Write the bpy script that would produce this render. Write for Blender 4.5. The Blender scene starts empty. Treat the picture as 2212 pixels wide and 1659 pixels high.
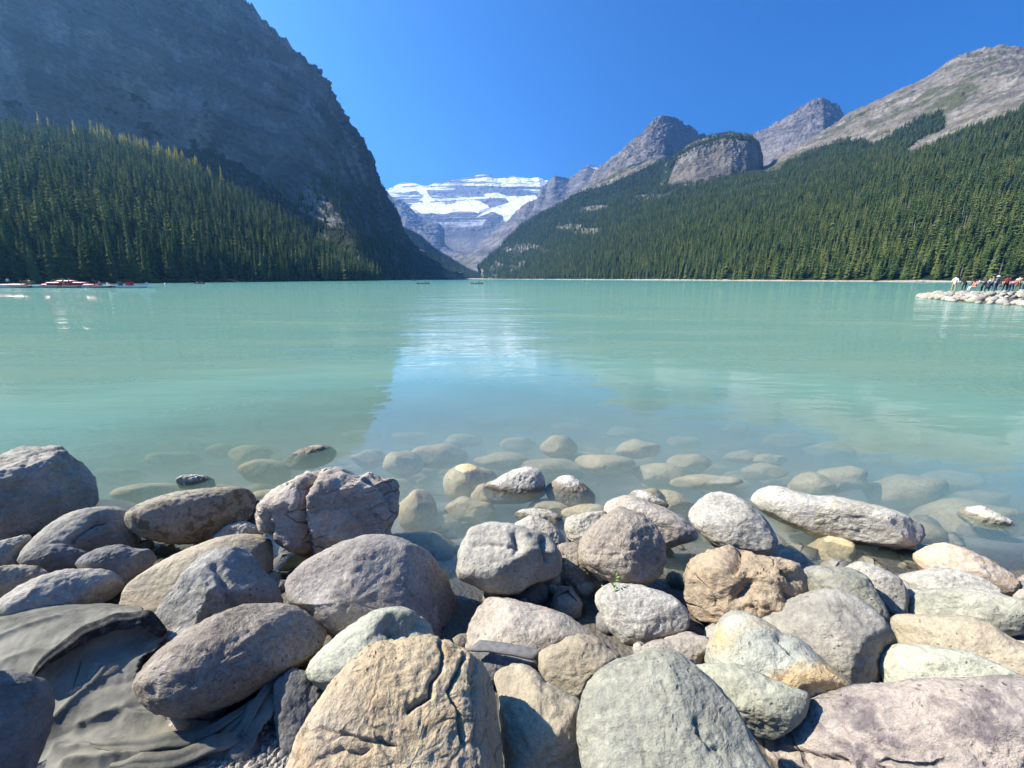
import bpy, bmesh, math, random
import numpy as np
from mathutils import Vector, Matrix

# ------------------------------------------------------------------ camera, sky, sun, exposure
sc = bpy.context.scene
COL = sc.collection
FPX, WPX, HPX = 870.0, 2212.0, 1659.0          # pinhole focal length in pixels of a 2212 x 1659 picture
PITCH = math.atan(227.5 / FPX)
CAMH = 2.0
cam = bpy.data.cameras.new('camera')
cam.sensor_width = 36.0
cam.lens = FPX / WPX * 36.0
cam.clip_start, cam.clip_end = 0.05, 30000.0
cam_o = bpy.data.objects.new('camera', cam)
cam_o.location = (0, 0, CAMH)
cam_o.rotation_euler = (math.pi / 2 - PITCH, 0, 0)
COL.objects.link(cam_o)
sc.camera = cam_o

SUN_AZ, SUN_EL = math.radians(-79), math.radians(42)      # azimuth from the view direction (+y), minus = left
sun_dir = Vector((math.sin(SUN_AZ) * math.cos(SUN_EL), math.cos(SUN_AZ) * math.cos(SUN_EL), math.sin(SUN_EL)))
world = bpy.data.worlds.new('World')
sc.world = world
world.use_nodes = True
wn, wl = world.node_tree.nodes, world.node_tree.links
wn.clear()
sky = wn.new('ShaderNodeTexSky')
sky.sky_type = 'NISHITA'
sky.sun_disc = False
sky.sun_elevation = SUN_EL
sky.sun_rotation = SUN_AZ
sky.altitude = 1750
sky.air_density, sky.dust_density, sky.ozone_density = 1.0, 0.0, 3.0
hsv = wn.new('ShaderNodeHueSaturation')
hsv.inputs['Saturation'].default_value = 1.55
hsv.inputs['Value'].default_value = 1.0
hsv.inputs['Hue'].default_value = 0.511
bg = wn.new('ShaderNodeBackground')
bg.inputs['Strength'].default_value = 0.062
wo = wn.new('ShaderNodeOutputWorld')
wl.new(sky.outputs[0], hsv.inputs['Color'])
wl.new(hsv.outputs[0], bg.inputs['Color'])
wl.new(bg.outputs[0], wo.inputs['Surface'])

sun = bpy.data.lights.new('sun', 'SUN')
sun.energy = 5.0
sun.angle = math.radians(0.55)
sun.color = (1.0, 0.925, 0.80)
sun_o = bpy.data.objects.new('sun', sun)
sun_o.rotation_euler = (-sun_dir).to_track_quat('-Z', 'Y').to_euler()
COL.objects.link(sun_o)

vs = sc.view_settings
vs.view_transform, vs.look, vs.gamma, vs.exposure = 'Standard', 'None', 1.0, 1.4
vs.use_curve_mapping = False
cy = sc.cycles
cy.max_bounces, cy.diffuse_bounces, cy.glossy_bounces = 8, 1, 3
cy.transmission_bounces, cy.transparent_max_bounces, cy.volume_bounces = 4, 16, 2
cy.use_denoising = True
cy.sample_clamp_indirect = 6.0
cy.caustics_reflective = cy.caustics_refractive = False
HAZE = True

# ------------------------------------------------------------------ picture <-> world
cp, sp = math.cos(PITCH), math.sin(PITCH)
CAM = np.array([0.0, 0.0, CAMH])

def ray(dx, dy):
    x, u = dx - WPX / 2, HPX / 2 - dy
    return np.array([x, FPX * cp + u * sp, u * cp - FPX * sp])

def W(dx, dy, fwd):                    # a pixel seen at a forward distance in metres
    r = ray(dx, dy)
    return CAM + r * (fwd / r[1])

def Wz(dx, dy, z):                     # a pixel on the level z
    r = ray(dx, dy)
    return CAM + r * ((z - CAMH) / r[2])

def proj(P):
    P = np.asarray(P, float)
    x, y, z = P[..., 0], P[..., 1], P[..., 2] - CAMH
    zc = np.maximum(y * cp - z * sp, 1e-3)
    uc = y * sp + z * cp
    return WPX / 2 + x / zc * FPX, HPX / 2 - uc / zc * FPX

def crop(ox, oy, w):                   # coordinates read off an enlarged part of the photograph
    k = w / 4032.0
    return lambda pts: [(ox * .548611 + a * k, oy * .548611 + b * k) for a, b in pts]
cA, cB = crop(0, 1700, 1300), crop(0, 2300, 1300)
cC, cD = crop(900, 1750, 1400), crop(1100, 2350, 1300)
cE, cF = crop(1800, 1750, 1300), crop(2200, 2350, 1100)
cG, cH = crop(2900, 1850, 1132), crop(2900, 2300, 1132)
c2, c3 = crop(1300, 500, 1100), crop(2300, 150, 1732)

# ------------------------------------------------------------------ numpy noise
_rng = np.random.RandomState(7)
_perm = np.tile(_rng.permutation(256), 3)
_grad = _rng.normal(size=(256, 3)); _grad /= np.linalg.norm(_grad, axis=1)[:, None]

def perlin(P):
    P = np.asarray(P, float)
    I = np.floor(P).astype(int); F = P - I
    I &= 255
    f = F * F * F * (F * (F * 6 - 15) + 10)
    out = np.zeros(P.shape[:-1])
    for a in (0, 1):
        for b in (0, 1):
            for c in (0, 1):
                h = _perm[_perm[_perm[(I[..., 0] + a) & 255] + ((I[..., 1] + b) & 255)] + ((I[..., 2] + c) & 255)]
                g = _grad[h]
                d = F - np.array([a, b, c])
                w = (f[..., 0] if a else 1 - f[..., 0]) * (f[..., 1] if b else 1 - f[..., 1]) * (f[..., 2] if c else 1 - f[..., 2])
                out += w * (g * d).sum(-1)
    return out * 1.6

def fbm(P, octv=5, gain=.5, ridged=False):
    P = np.asarray(P, float)
    s, a, t = 0, 1.0, 0
    for o in range(octv):
        n = perlin(P * 2 ** o + o * 17.3)
        if ridged: n = 1 - 2 * np.abs(n)
        s = s + a * n; t += a; a *= gain
    return s / t

def inpoly(x, y, poly):
    ins = np.zeros(np.shape(x), bool)
    n = len(poly)
    for i in range(n):
        x0, y0 = poly[i]; x1, y1 = poly[(i + 1) % n]
        if y0 == y1: continue
        c = ((y0 > y) != (y1 > y)) & (x < (x1 - x0) * (y - y0) / (y1 - y0) + x0)
        ins ^= c
    return ins

# ------------------------------------------------------------------ material helpers
class NT:
    def __init__(s, name):
        s.m = bpy.data.materials.new(name); s.m.use_nodes = True
        s.n, s.l = s.m.node_tree.nodes, s.m.node_tree.links
        s.n.clear()
        s.out = s.n.new('ShaderNodeOutputMaterial')
    def _set(s, sock, v):
        if hasattr(v, 'is_linked') or isinstance(v, bpy.types.NodeSocket): s.l.new(v, sock)
        elif isinstance(v, tuple) and len(v) == 3 and sock.type == 'RGBA': sock.default_value = (*v, 1)
        else: sock.default_value = v
    def node(s, kind, ins={}, **props):
        nd = s.n.new(kind)
        for k, v in props.items(): setattr(nd, k, v)
        for k, v in ins.items(): s._set(nd.inputs[k], v)
        return nd
    def noise(s, vec, scale, detail=5, rough=.55, dist=0):
        return s.node('ShaderNodeTexNoise', {'Vector': vec, 'Scale': scale, 'Detail': detail, 'Roughness': rough, 'Distortion': dist}).outputs['Fac']
    def ramp(s, v, a, b, c=0.0, d=1.0, smooth=True):
        nd = s.node('ShaderNodeMapRange', {'Value': v, 'From Min': a, 'From Max': b, 'To Min': c, 'To Max': d})
        if smooth: nd.interpolation_type = 'SMOOTHSTEP'
        return nd.outputs['Result']
    def mix(s, f, a, b, mode='MIX'):
        nd = s.n.new('ShaderNodeMix'); nd.data_type = 'RGBA'; nd.blend_type = mode
        s._set(nd.inputs[0], f); s._set(nd.inputs[6], a); s._set(nd.inputs[7], b)
        return nd.outputs[2]
    def math(s, op, a, b=0.0, clamp=False):
        nd = s.n.new('ShaderNodeMath'); nd.operation = op; nd.use_clamp = clamp
        s._set(nd.inputs[0], a); s._set(nd.inputs[1], b)
        return nd.outputs[0]
    def vmath(s, op, a, b=(0, 0, 0)):
        nd = s.n.new('ShaderNodeVectorMath'); nd.operation = op
        s._set(nd.inputs[0], a); s._set(nd.inputs[1], b)
        return nd.outputs[0]
    def mapping(s, vec, scale=(1, 1, 1), rot=(0, 0, 0)):
        return s.node('ShaderNodeMapping', {'Vector': vec, 'Scale': scale, 'Rotation': rot}).outputs[0]
    def pos(s): return s.node('ShaderNodeNewGeometry').outputs['Position']
    def attr(s, name): return s.node('ShaderNodeAttribute', attribute_name=name).outputs['Fac']
    def bsdf(s, color, rough=.8, normal=None, spec=.3):
        b = s.node('ShaderNodeBsdfPrincipled', {'Base Color': color, 'Roughness': rough, 'Specular IOR Level': spec})
        if normal is not None: s.l.new(normal, b.inputs['Normal'])
        s.l.new(b.outputs[0], s.out.inputs['Surface'])
        return b
    def bump(s, h, strength=.5, dist=.02, normal=None):
        nd = s.node('ShaderNodeBump', {'Height': h, 'Strength': strength, 'Distance': dist})
        if normal is not None: s.l.new(normal, nd.inputs['Normal'])
        return nd.outputs[0]

def plain(name, color, rough=.6, var=.12, scale=6.0, spec=.3):
    t = NT(name)
    tc = t.node('ShaderNodeTexCoord').outputs['Object']
    n = t.noise(tc, scale, 4)
    c = t.mix(t.ramp(n, .3, .7), tuple(v * (1 - var) for v in color), tuple(min(1, v * (1 + var)) for v in color))
    t.bsdf(c, rough, None, spec)
    return t.m

def rock_mat(name, c1, c2, c3=None, streak=0.0, streak_rot=(0, 0, 0), streak_scale=(2, 14, 14), speck=.25, mottle=None,
             cracks=.0, bump=.5, rough=.85, algae=True, vein=None):
    warm = lambda c: None if c is None else (c[0] * 1.03, c[1] * .995, c[2] * .90)
    c1, c2, c3 = warm(c1), warm(c2), warm(c3)
    t = NT(name)
    tc = t.node('ShaderNodeTexCoord').outputs['Object']
    rnd = t.node('ShaderNodeObjectInfo').outputs['Random']
    off = t.node('ShaderNodeCombineXYZ', {'X': t.math('MULTIPLY', rnd, 37.0), 'Y': t.math('MULTIPLY', rnd, 71.0), 'Z': t.math('MULTIPLY', rnd, 53.0)}).outputs[0]
    v = t.vmath('ADD', tc, off)
    wn_ = t.node('ShaderNodeTexNoise', {'Vector': v, 'Scale': 3.0, 'Detail': 4.0}).outputs['Color']
    wv = t.vmath('ADD', v, t.vmath('SCALE', t.vmath('SUBTRACT', wn_, (.5, .5, .5)), (0, 0, 0)))
    wv.node.inputs[1].links[0].from_node.inputs['Scale'].default_value = .22
    big = t.noise(wv, 3.2, 8, .6)
    col = t.mix(t.ramp(big, .40, .62), c1, c2)
    h = t.math('MULTIPLY', big, .6)
    if c3 is not None:
        st = t.noise(t.mapping(wv, streak_scale, streak_rot), 1.0, 6, .62)
        col = t.mix(t.math('MULTIPLY', t.ramp(st, .46, .68), streak), col, c3)
        h = t.math('ADD', h, t.math('MULTIPLY', st, .35 * (streak > .3)))
        st2 = t.noise(t.mapping(wv, tuple(q * 2.7 for q in streak_scale), streak_rot), 1.0, 4, .6)
        col = t.mix(t.math('MULTIPLY', t.ramp(st2, .5, .72), streak * .7), col, tuple(min(.8, q * 1.25) for q in c1))
    fine = t.noise(v, 46.0, 5, .7)
    grain = t.noise(v, 170.0, 2, .6)
    f = t.math('ADD', t.math('MULTIPLY', t.math('SUBTRACT', fine, .5), speck * 4.2), t.math('MULTIPLY', t.math('SUBTRACT', grain, .5), speck * 2.6))
    col = t.mix(1.0, col, t.node('ShaderNodeCombineColor', {'Red': t.math('ADD', f, 1), 'Green': t.math('ADD', f, 1), 'Blue': t.math('ADD', f, 1)}).outputs[0], 'MULTIPLY')
    med = t.noise(wv, 15.0, 6, .65)
    h = t.math('ADD', h, t.math('ADD', t.math('MULTIPLY', med, .34), t.math('MULTIPLY', fine, .17)))
    dk = t.ramp(t.noise(v, 9.0, 6, .7), .60, .70)
    col = t.mix(t.math('MULTIPLY', dk, .35), col, tuple(q * .55 for q in c2))
    if mottle:
        mt = t.ramp(t.noise(v, 11.0, 5, .6, .4), .52, .60)
        col = t.mix(t.math('MULTIPLY', mt, .8), col, mottle)
    if vein:
        w = t.node('ShaderNodeTexVoronoi', {'Vector': wv, 'Scale': 2.3}, feature='DISTANCE_TO_EDGE').outputs['Distance']
        vm = t.math('MULTIPLY', t.ramp(w, .0, .03, 1, 0), t.ramp(t.noise(v, 2.1, 2), .45, .6))
        col = t.mix(t.math('MULTIPLY', vm, .75), col, vein)
    if cracks > 0:
        w = t.node('ShaderNodeTexVoronoi', {'Vector': t.mapping(wv, (1, 1, 1.7), (.4, .3, .8)), 'Scale': 4.2}, feature='DISTANCE_TO_EDGE').outputs['Distance']
        ck = t.math('MULTIPLY', t.ramp(w, .0, .045, 1, 0), t.ramp(t.noise(v, 2.7, 3), .42, .6))
        h = t.math('SUBTRACT', h, t.math('MULTIPLY', ck, cracks))
        col = t.mix(t.math('MULTIPLY', t.ramp(w, .0, .02, 1, 0), t.math('MULTIPLY', t.ramp(t.noise(v, 2.7, 3), .42, .6), .55)), col, tuple(q * .35 for q in c2))
    silt = t.math('MULTIPLY', t.ramp(t.noise(v, 2.3, 6, .65, .6), .52, .66), t.ramp(t.noise(v, 22.0, 4, .7), .36, .6))
    col = t.mix(t.math('MULTIPLY', silt, .42), col, tuple(min(.62, q * 1.25 + .10) for q in c1))
    lich = t.math('MULTIPLY', t.ramp(t.noise(v, 4.1, 6, .7, .8), .60, .66), t.ramp(t.noise(v, 30.0, 4, .7), .40, .58))
    col = t.mix(t.math('MULTIPLY', lich, .45), col, tuple(q * .5 for q in c2))
    pit = t.node('ShaderNodeTexVoronoi', {'Vector': wv, 'Scale': 34.0, 'Randomness': 1.0}).outputs['Distance']
    pm = t.math('MULTIPLY', t.ramp(pit, .10, .26, 1, 0), t.ramp(t.noise(v, 5.0, 3), .50, .62))
    col = t.mix(t.math('MULTIPLY', pm, .6), col, tuple(q * .4 for q in c2))
    h = t.math('SUBTRACT', h, t.math('MULTIPLY', pm, .12))
    rg = rough
    if algae:                                             # brown film on what the lake wets
        z = t.node('ShaderNodeSeparateXYZ', {'Vector': t.pos()}).outputs['Z']
        wl_ = t.math('ADD', z, t.math('MULTIPLY', t.math('SUBTRACT', t.noise(v, 7.0, 4), .5), .10))
        wet = t.ramp(wl_, .005, .045, 1, 0)
        col = t.mix(t.math('MULTIPLY', wet, .7), col, (.33, .28, .18))
        rg = t.ramp(wet, 0, 1, rough, .45)
        band = t.math('MULTIPLY', t.ramp(wl_, .025, .05, 1, 0), t.ramp(wl_, -.03, .0, 0, 1))
        col = t.mix(t.math('MULTIPLY', band, .5), col, (.07, .06, .042))
    tone = t.math('ADD', t.math('MULTIPLY', rnd, .24), .88)
    col = t.mix(1.0, col, t.node('ShaderNodeCombineColor', {'Red': tone, 'Green': tone, 'Blue': tone}).outputs[0], 'MULTIPLY')
    t.bsdf(col, rg, t.bump(h, min(1.0, bump * 1.35), .06), .25)
    return t.m

# ------------------------------------------------------------------ object helpers
def mesh_from(name, V, Fc, mats=(), smooth=True):
    me = bpy.data.meshes.new(name)
    me.from_pydata([tuple(v) for v in V], [], Fc)
    for m in mats: me.materials.append(m)
    if smooth: me.polygons.foreach_set('use_smooth', [True] * len(me.polygons))
    me.update()
    return me

def grid_mesh(name, G, mats=(), closed=False, smooth=True):   # G: rows x cols x 3
    r, c = G.shape[:2]
    idx = np.arange(r * c).reshape(r, c)
    if closed: idx = np.concatenate([idx, idx[:, :1]], 1)
    q = np.stack([idx[:-1, :-1], idx[:-1, 1:], idx[1:, 1:], idx[1:, :-1]], -1).reshape(-1, 4)
    me = bpy.data.meshes.new(name)
    me.vertices.add(r * c); me.vertices.foreach_set('co', G.reshape(-1).astype(np.float32))
    me.loops.add(q.size); me.loops.foreach_set('vertex_index', q.reshape(-1).astype(np.int32))
    me.polygons.add(len(q)); me.polygons.foreach_set('loop_start', np.arange(0, q.size, 4, dtype=np.int32))
    me.polygons.foreach_set('use_smooth', np.full(len(q), smooth))
    for m in mats: me.materials.append(m)
    me.update(calc_edges=True); me.validate()
    return me

def link(name, me, parent=None, loc=(0, 0, 0), rotz=0.0, label=None, cat=None, group=None, kind=None):
    o = bpy.data.objects.new(name, me); COL.objects.link(o)
    o.location = loc; o.rotation_euler = (0, 0, rotz)
    if parent: o.parent = parent
    if label: o['label'] = label
    if cat: o['category'] = cat
    if group: o['group'] = group
    if kind: o['kind'] = kind
    return o

def set_attr(me, name, arr):
    a = me.attributes.new(name, 'FLOAT', 'POINT')
    a.data.foreach_set('value', np.asarray(arr, np.float32).reshape(-1))

def blur(a, n=2):
    for _ in range(n):
        b = np.pad(a, 1, mode='edge')
        a = (b[1:-1, 1:-1] * 2 + b[:-2, 1:-1] + b[2:, 1:-1] + b[1:-1, :-2] + b[1:-1, 2:]) / 6
    return a

# ================================================================== LARGE STRUCTURE
# ---- materials of the terrain
def mountain_mat(name, rock_a, rock_b, rock_c, forest_c, grass_c, strata=(.004, .004, .05), bumpd=14, scale=.01, gully=(.02, .02, .004), dip=0.0):
    t = NT(name)
    P = t.pos()
    w = t.node('ShaderNodeTexNoise', {'Vector': P, 'Scale': scale * .6, 'Detail': 5.0}).outputs['Color']
    Pw = t.vmath('ADD', P, t.vmath('MULTIPLY', t.vmath('SUBTRACT', w, (.5, .5, .5)), (60, 60, 60)))
    n = t.noise(P, scale, 9, .62)
    ly = t.noise(t.mapping(t.mapping(Pw, (1, 1, 1), (0, dip, 0)), strata), 1.0, 7, .66)
    gl = t.noise(t.mapping(Pw, gully), 1.0, 7, .6)
    col = t.mix(t.ramp(ly, .38, .62), rock_a, rock_b)
    col = t.mix(t.ramp(gl, .48, .66), col, rock_c)
    fine = t.noise(P, scale * 14, 5, .7)
    col = t.mix(t.math('MULTIPLY', t.ramp(fine, .40, .62), .35), col, tuple(q * .5 for q in rock_b))
    gr = t.ramp(t.math('ADD', t.attr('grass'), t.math('MULTIPLY', t.math('SUBTRACT', n, .5), 1.6)), .42, .62)
    col = t.mix(gr, col, t.mix(t.ramp(fine, .35, .65), tuple(q * .7 for q in grass_c), grass_c))
    fo = t.ramp(t.math('ADD', t.attr('forest'), t.math('MULTIPLY', t.math('SUBTRACT', t.noise(P, scale * 3, 8, .65), .5), 1.3)), .42, .58)
    col = t.mix(fo, col, t.mix(t.ramp(fine, .3, .7), tuple(q * .55 for q in forest_c), forest_c))
    sb = t.noise(t.mapping(Pw, (strata[0] * .8, strata[1] * .8, strata[2] * 1.1)), 1.0, 8, .68)
    sbm = t.math('MULTIPLY', t.ramp(t.math('ADD', sb, t.math('MULTIPLY', n, .35)), .63, .70), t.attr('snowband'))
    sn = t.ramp(t.math('ADD', t.attr('snow'), t.math('MULTIPLY', t.math('SUBTRACT', t.noise(P, scale * 3.5, 9, .68), .5), 1.7)), .42, .60)
    snow = t.math('MAXIMUM', sbm, sn)
    col = t.mix(snow, col, (.86, .88, .90))
    h = t.math('ADD', t.math('MULTIPLY', ly, .8), t.math('ADD', t.math('MULTIPLY', gl, .8), t.math('MULTIPLY', t.noise(P, scale * 5, 7, .65), .7)))
    t.bsdf(col, .9, t.bump(t.math('MULTIPLY', h, t.ramp(snow, 0, 1, 1, .5)), .9, bumpd), .1)
    return t.m

M_left = mountain_mat('left_mountain_rock', (.20, .195, .185), (.095, .096, .096), (.34, .325, .30), (.022, .036, .016), (.055, .065, .03), strata=(.006, .006, .03), bumpd=22, scale=.012, gully=(.022, .022, .006), dip=-.42)
M_right = mountain_mat('right_mountain_rock', (.215, .185, .145), (.12, .108, .088), (.30, .275, .23), (.024, .04, .014), (.095, .098, .045), strata=(.006, .006, .022), bumpd=12, scale=.014, gully=(.02, .02, .008))
M_peak = mountain_mat('peak_rock', (.215, .19, .17), (.10, .094, .09), (.28, .25, .225), (.03, .045, .02), (.12, .12, .06), strata=(.002, .002, .022), bumpd=26, scale=.006, gully=(.014, .014, .003))
M_far = mountain_mat('glacier_mountain_rock', (.23, .205, .195), (.12, .115, .12), (.28, .25, .235), (.03, .045, .02), (.12, .12, .08), strata=(.0007, .0007, .012), bumpd=45, scale=.0022, gully=(.006, .006, .0012))

def loft(name, curves, ncol, rows, mat, keys, amp=(0, 0), nscale=.004, back=True, masks=None, label='', ridged=.5, seed=0, ledge=1.0, dip=0.0, bl=2):
    """curves: lists of (key, point), bottom to top; rows between them. amp: displacement at the foot and at the top, metres."""
    kk = np.linspace(keys[0], keys[1], ncol)
    C = []
    for cv in curves:
        k = np.array([a for a, _ in cv], float); p = np.array([b for _, b in cv], float)
        C.append(np.stack([np.interp(kk, k, p[:, i]) for i in range(3)], -1))
    if back:
        t = C[-1]
        b = t * 1.12; b[:, 2] = t[:, 2] * .45
        e = t * 1.35; e[:, 2] = -9
        C += [b, e]; rows = list(rows) + [12, 4]
    G = [C[0][None]]
    for j, n in enumerate(rows):
        s = np.linspace(0, 1, n + 1)[1:, None, None]
        G.append(C[j][None] * (1 - s) + C[j + 1][None] * s)
    G = np.concatenate(G)
    R = G.shape[0]
    nf = sum(rows[:len(curves) - 1]) if back else R - 1
    du = np.gradient(G, axis=1); dv = np.gradient(G, axis=0)
    N = np.cross(du, dv); N /= np.linalg.norm(N, axis=-1)[..., None] + 1e-9
    s = np.clip(np.arange(R) / max(nf, 1), 0, 1)[:, None]
    A = amp[0] * (1 - s) + amp[1] * s
    A = A * np.clip(s * 9, 0, 1)
    Q = G * nscale + seed * 13.7
    nz = fbm(Q, 7, .56) * (1 - ridged) + fbm(Q * np.array([1, 1, .30]) + 5.1, 7, .60, True) * ridged
    nz = nz + ridged * .45 * fbm(G * nscale * np.array([4.5, 4.5, .9]) + 2.2, 4, .55, True)
    st_ = (G[..., 2] + dip * G[..., 0]) * nscale * 9 + 1.5 * fbm(G * nscale * 1.5 + 8, 3)      # ledges
    nz = nz + .22 * ledge * (np.abs((st_ % 1) - .5) * 4 - 1) * np.clip(.5 + 1.2 * fbm(G * nscale * 2 + 4, 3), 0, 1.3)
    G = G + N * (A * nz)[..., None]
    G[..., 2] += np.clip(A, 0, 30) * .25 * fbm(G * nscale * 9 + 3, 3) * (s > .5)
    me = grid_mesh(name, G, (mat,))
    px, py = proj(G)
    M = {}
    for key in ('forest', 'grass', 'snow', 'snowband'):
        m = np.zeros(px.shape)
        for poly, val in (masks or {}).get(key, []):
            m = np.where(inpoly(px, py, poly), val, m)
        M[key] = blur(m, bl); set_attr(me, key, M[key])
    o = link('mountain', me, label=label, cat='mountain', kind='structure')
    return o, G, M

BIG = [(-9999, -9999), (9999, -9999), (9999, 9999), (-9999, 9999)]

# ---- left mountain in its own shade
lm_ridge = [(100, (-1500, 300, 620)), (250, (-950, 620, 500)), (400, (-725, 790, 590)), (515, W(515, 0, 950)), (560, W(560, 50, 950)), (620, W(620, 110, 955)),
            (680, W(680, 165, 965)), (720, W(720, 225, 990)), (760, W(760, 290, 1040)), (790, W(790, 340, 1110)), (808, W(806, 388, 1180)),
            (830, W(828, 430, 1280)), (850, W(850, 470, 1370)), (862, W(862, 495, 1440)), (880, W(882, 527, 1520)), (920, W(920, 560, 1640)),
            (965, W(965, 590, 1740)), (1000, W(1000, 601, 1800))]
lm_base = [(100, (-1000, 200, 150)), (250, (-700, 520, 120)), (515, (-430, 620, 60)), (620, (-300, 590, 5)), (680, (-215, 545, -3)), (720, W(800, 604.5, 480)),
           (790, W(850, 604, 640)), (850, W(905, 603.5, 900)), (920, W(960, 603, 1400)), (965, W(985, 602.5, 1690)), (1000, W(1003, 602, 1790))]
lm_mid = [(100, (-1200, 250, 430)), (250, (-790, 560, 400)), (515, W(400, 230, 720)), (560, W(470, 270, 700)), (620, W(560, 310, 690)), (680, W(640, 350, 690)),
          (720, W(690, 390, 720)), (760, W(735, 430, 780)), (808, W(790, 475, 900)), (850, W(845, 530, 1100)), (880, W(880, 560, 1290)), (920, W(925, 580, 1540)),
          (965, W(967, 595, 1720)), (1000, W(1001, 601.5, 1795))]
for c in (lm_base, lm_mid):
    c.sort(key=lambda a: a[0])
lm_forest = [(BIG, .27), ([(380, 300), (520, 350), (640, 440), (720, 490), (830, 515), (1010, 590), (1010, 610), (500, 610), (380, 400)], .62), ([(0, 190), (300, 200), (420, 270), (480, 330), (380, 320), (200, 240), (0, 240)], .42)]
_, G_lm, _m = loft('mountain', [lm_base, lm_mid, lm_ridge], 640, (80, 130), M_left, (100, 1000), (8, 30), .0105, masks={'forest': lm_forest, 'grass': [(BIG, .12)]},
     label='steep shaded cliff mountain rising above the left shore forest', ridged=.55, seed=1, dip=.45, ledge=1.5, bl=14)

# ---- wooded ridge closing the lake head behind the left mountain
r2 = [(0, W(840, 470, 2300)), (1, W(875, 497, 2300)), (2, W(905, 508, 2320)), (3, W(940, 540, 2350)), (4, W(975, 562, 2380)), (5, W(1003, 580, 2400)), (6, W(1050, 600, 2400))]
b2 = [(0, W(840, 602.6, 2000)), (2, W(930, 602.6, 2000)), (4, W(990, 602.6, 2000)), (6, W(1060, 602.6, 2050))]
_, G_ridge2, M_ridge2 = loft('mountain', [b2, r2], 120, (40,), M_left, (0, 6), (4, 16), .008, masks={'forest': [(BIG, .75)], 'grass': [([(900, 530), (930, 545), (935, 562), (900, 545)], .9)]}, label='low wooded ridge at the head of the lake', seed=2)

# ---- left forest slope
RIGHT_SHORE = [(1040, 1900), (1060, 1750), (1090, 1500), (1150, 1200), (1300, 800), (1500, 540), (1700, 400), (2000, 285), (2212, 240), (2500, 200)]
def shore_y(x, fwd): return HPX / 2 - FPX * math.tan(PITCH - math.atan(CAMH / fwd * cp))
def WS(x, fwd):                         # the waterline at a column and forward distance
    r = ray(x, 602.0); k = fwd / r[1]
    return np.array([r[0] * k, fwd, 0.0])
ls = [(0, (-420, 60, -.2)), (1, (-230, 120, -.2)), (2, WS(190, 165)), (3, WS(330, 195)), (4, WS(500, 240)), (5, WS(650, 310)), (6, WS(800, 420)), (7, WS(830, 520))]
ls1 = [(k, (p[0] - 14, p[1] + 8, 3.0)) for k, p in ls]
lt = [(0, (-800, 230, 150)), (1, W(-150, 290, 430)), (2, W(60, 305, 455)), (3, W(240, 332, 480)), (4, W(430, 385, 500)), (5, W(610, 485, 500)), (6, W(780, 588, 500)), (7, W(815, 603, 540))]
lt2 = [(0, (-830, 300, 160)), (1, W(-150, 272, 500)), (2, W(60, 284, 525)), (3, W(240, 314, 550)), (4, W(430, 369, 560)), (5, W(610, 478, 550)), (6, W(780, 587, 530)), (7, W(815, 603, 560))]
_, G_left, _m = loft('mountain', [ls, ls1, lt, lt2], 160, (5, 50, 6), M_left, (0, 7), (.6, 6), .02, masks={'forest': [(BIG, 1)]}, label='forest slope rising from the left shore', seed=3)

# ---- right mountain: forest slope, scree and the tan summit
rs = [(x, WS(x, f)) for x, f in RIGHT_SHORE]
rs0 = [(k, (p[0] + 4, p[1], 1.2)) for k, p in rs]
rmid = [(1040, W(1040, 590, 1950)), (1100, W(1110, 560, 1800)), (1150, W(1180, 530, 1650)), (1300, W(1330, 500, 1250)), (1500, W(1500, 480, 980)), (1700, W(1700, 455, 820)), (2000, W(2000, 400, 620)), (2212, W(2212, 370, 560)), (2500, W(2500, 330, 520))]
rtree = [(1040, W(1040, 582, 2050)), (1100, W(1120, 512, 2000)), (1150, W(1190, 470, 1950)), (1300, W(1340, 420, 1800)), (1440, W(1440, 400, 1700)), (1500, W(1500, 400, 1600)), (1640, W(1650, 378, 1500)), (1700, W(1700, 370, 1420)), (1850, W(1850, 325, 1250)), (2000, W(2000, 305, 1080)), (2212, W(2212, 220, 950)), (2500, W(2500, 170, 850))]
rridge = [(1040, W(1035, 580, 2100)), (1060, W(1055, 560, 2100)), (1100, W(1100, 516, 2080)), (1150, W(1160, 472, 2050)), (1200, W(1200, 451, 2030)), (1250, W(1250, 422, 2000)), (1300, W(1292, 397, 2000)), (1350, W(1345, 372, 1980)), (1400, W(1400, 352, 1950)), (1440, W(1440, 350, 1900)), (1500, W(1500, 375, 1800)), (1600, W(1600, 385, 1750)), (1645, W(1645, 371, 1800)), (1680, W(1680, 347, 1800)), (1750, W(1750, 302, 1780)), (1810, W(1810, 268, 1760)), (1860, W(1860, 240, 1750)), (1920, W(1920, 211, 1740)), (1980, W(1980, 184, 1720)), (2030, W(2030, 152, 1700)), (2070, W(2070, 126, 1700)), (2110, W(2110, 114, 1700)), (2160, W(2160, 109, 1650)), (2212, W(2212, 113, 1600)), (2500, W(2500, 60, 1500))]
TREELINE = c3([(-800, 1300), (-560, 1200), (-500, 1060), (-330, 890), (-220, 840), (-80, 790), (0, 770), (100, 745), (230, 690), (350, 630), (420, 600), (435, 745), (620, 730), (700, 700), (880, 685), (980, 675), (1020, 625), (1200, 545), (1300, 515), (1400, 512), (1450, 550), (1560, 480), (1700, 400), (1800, 372), (1820, 450), (1600, 580), (1660, 585), (1840, 500), (1950, 455), (2100, 415), (2212, 350), (2700, 200), (2700, 1400), (-800, 1400)])
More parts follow.
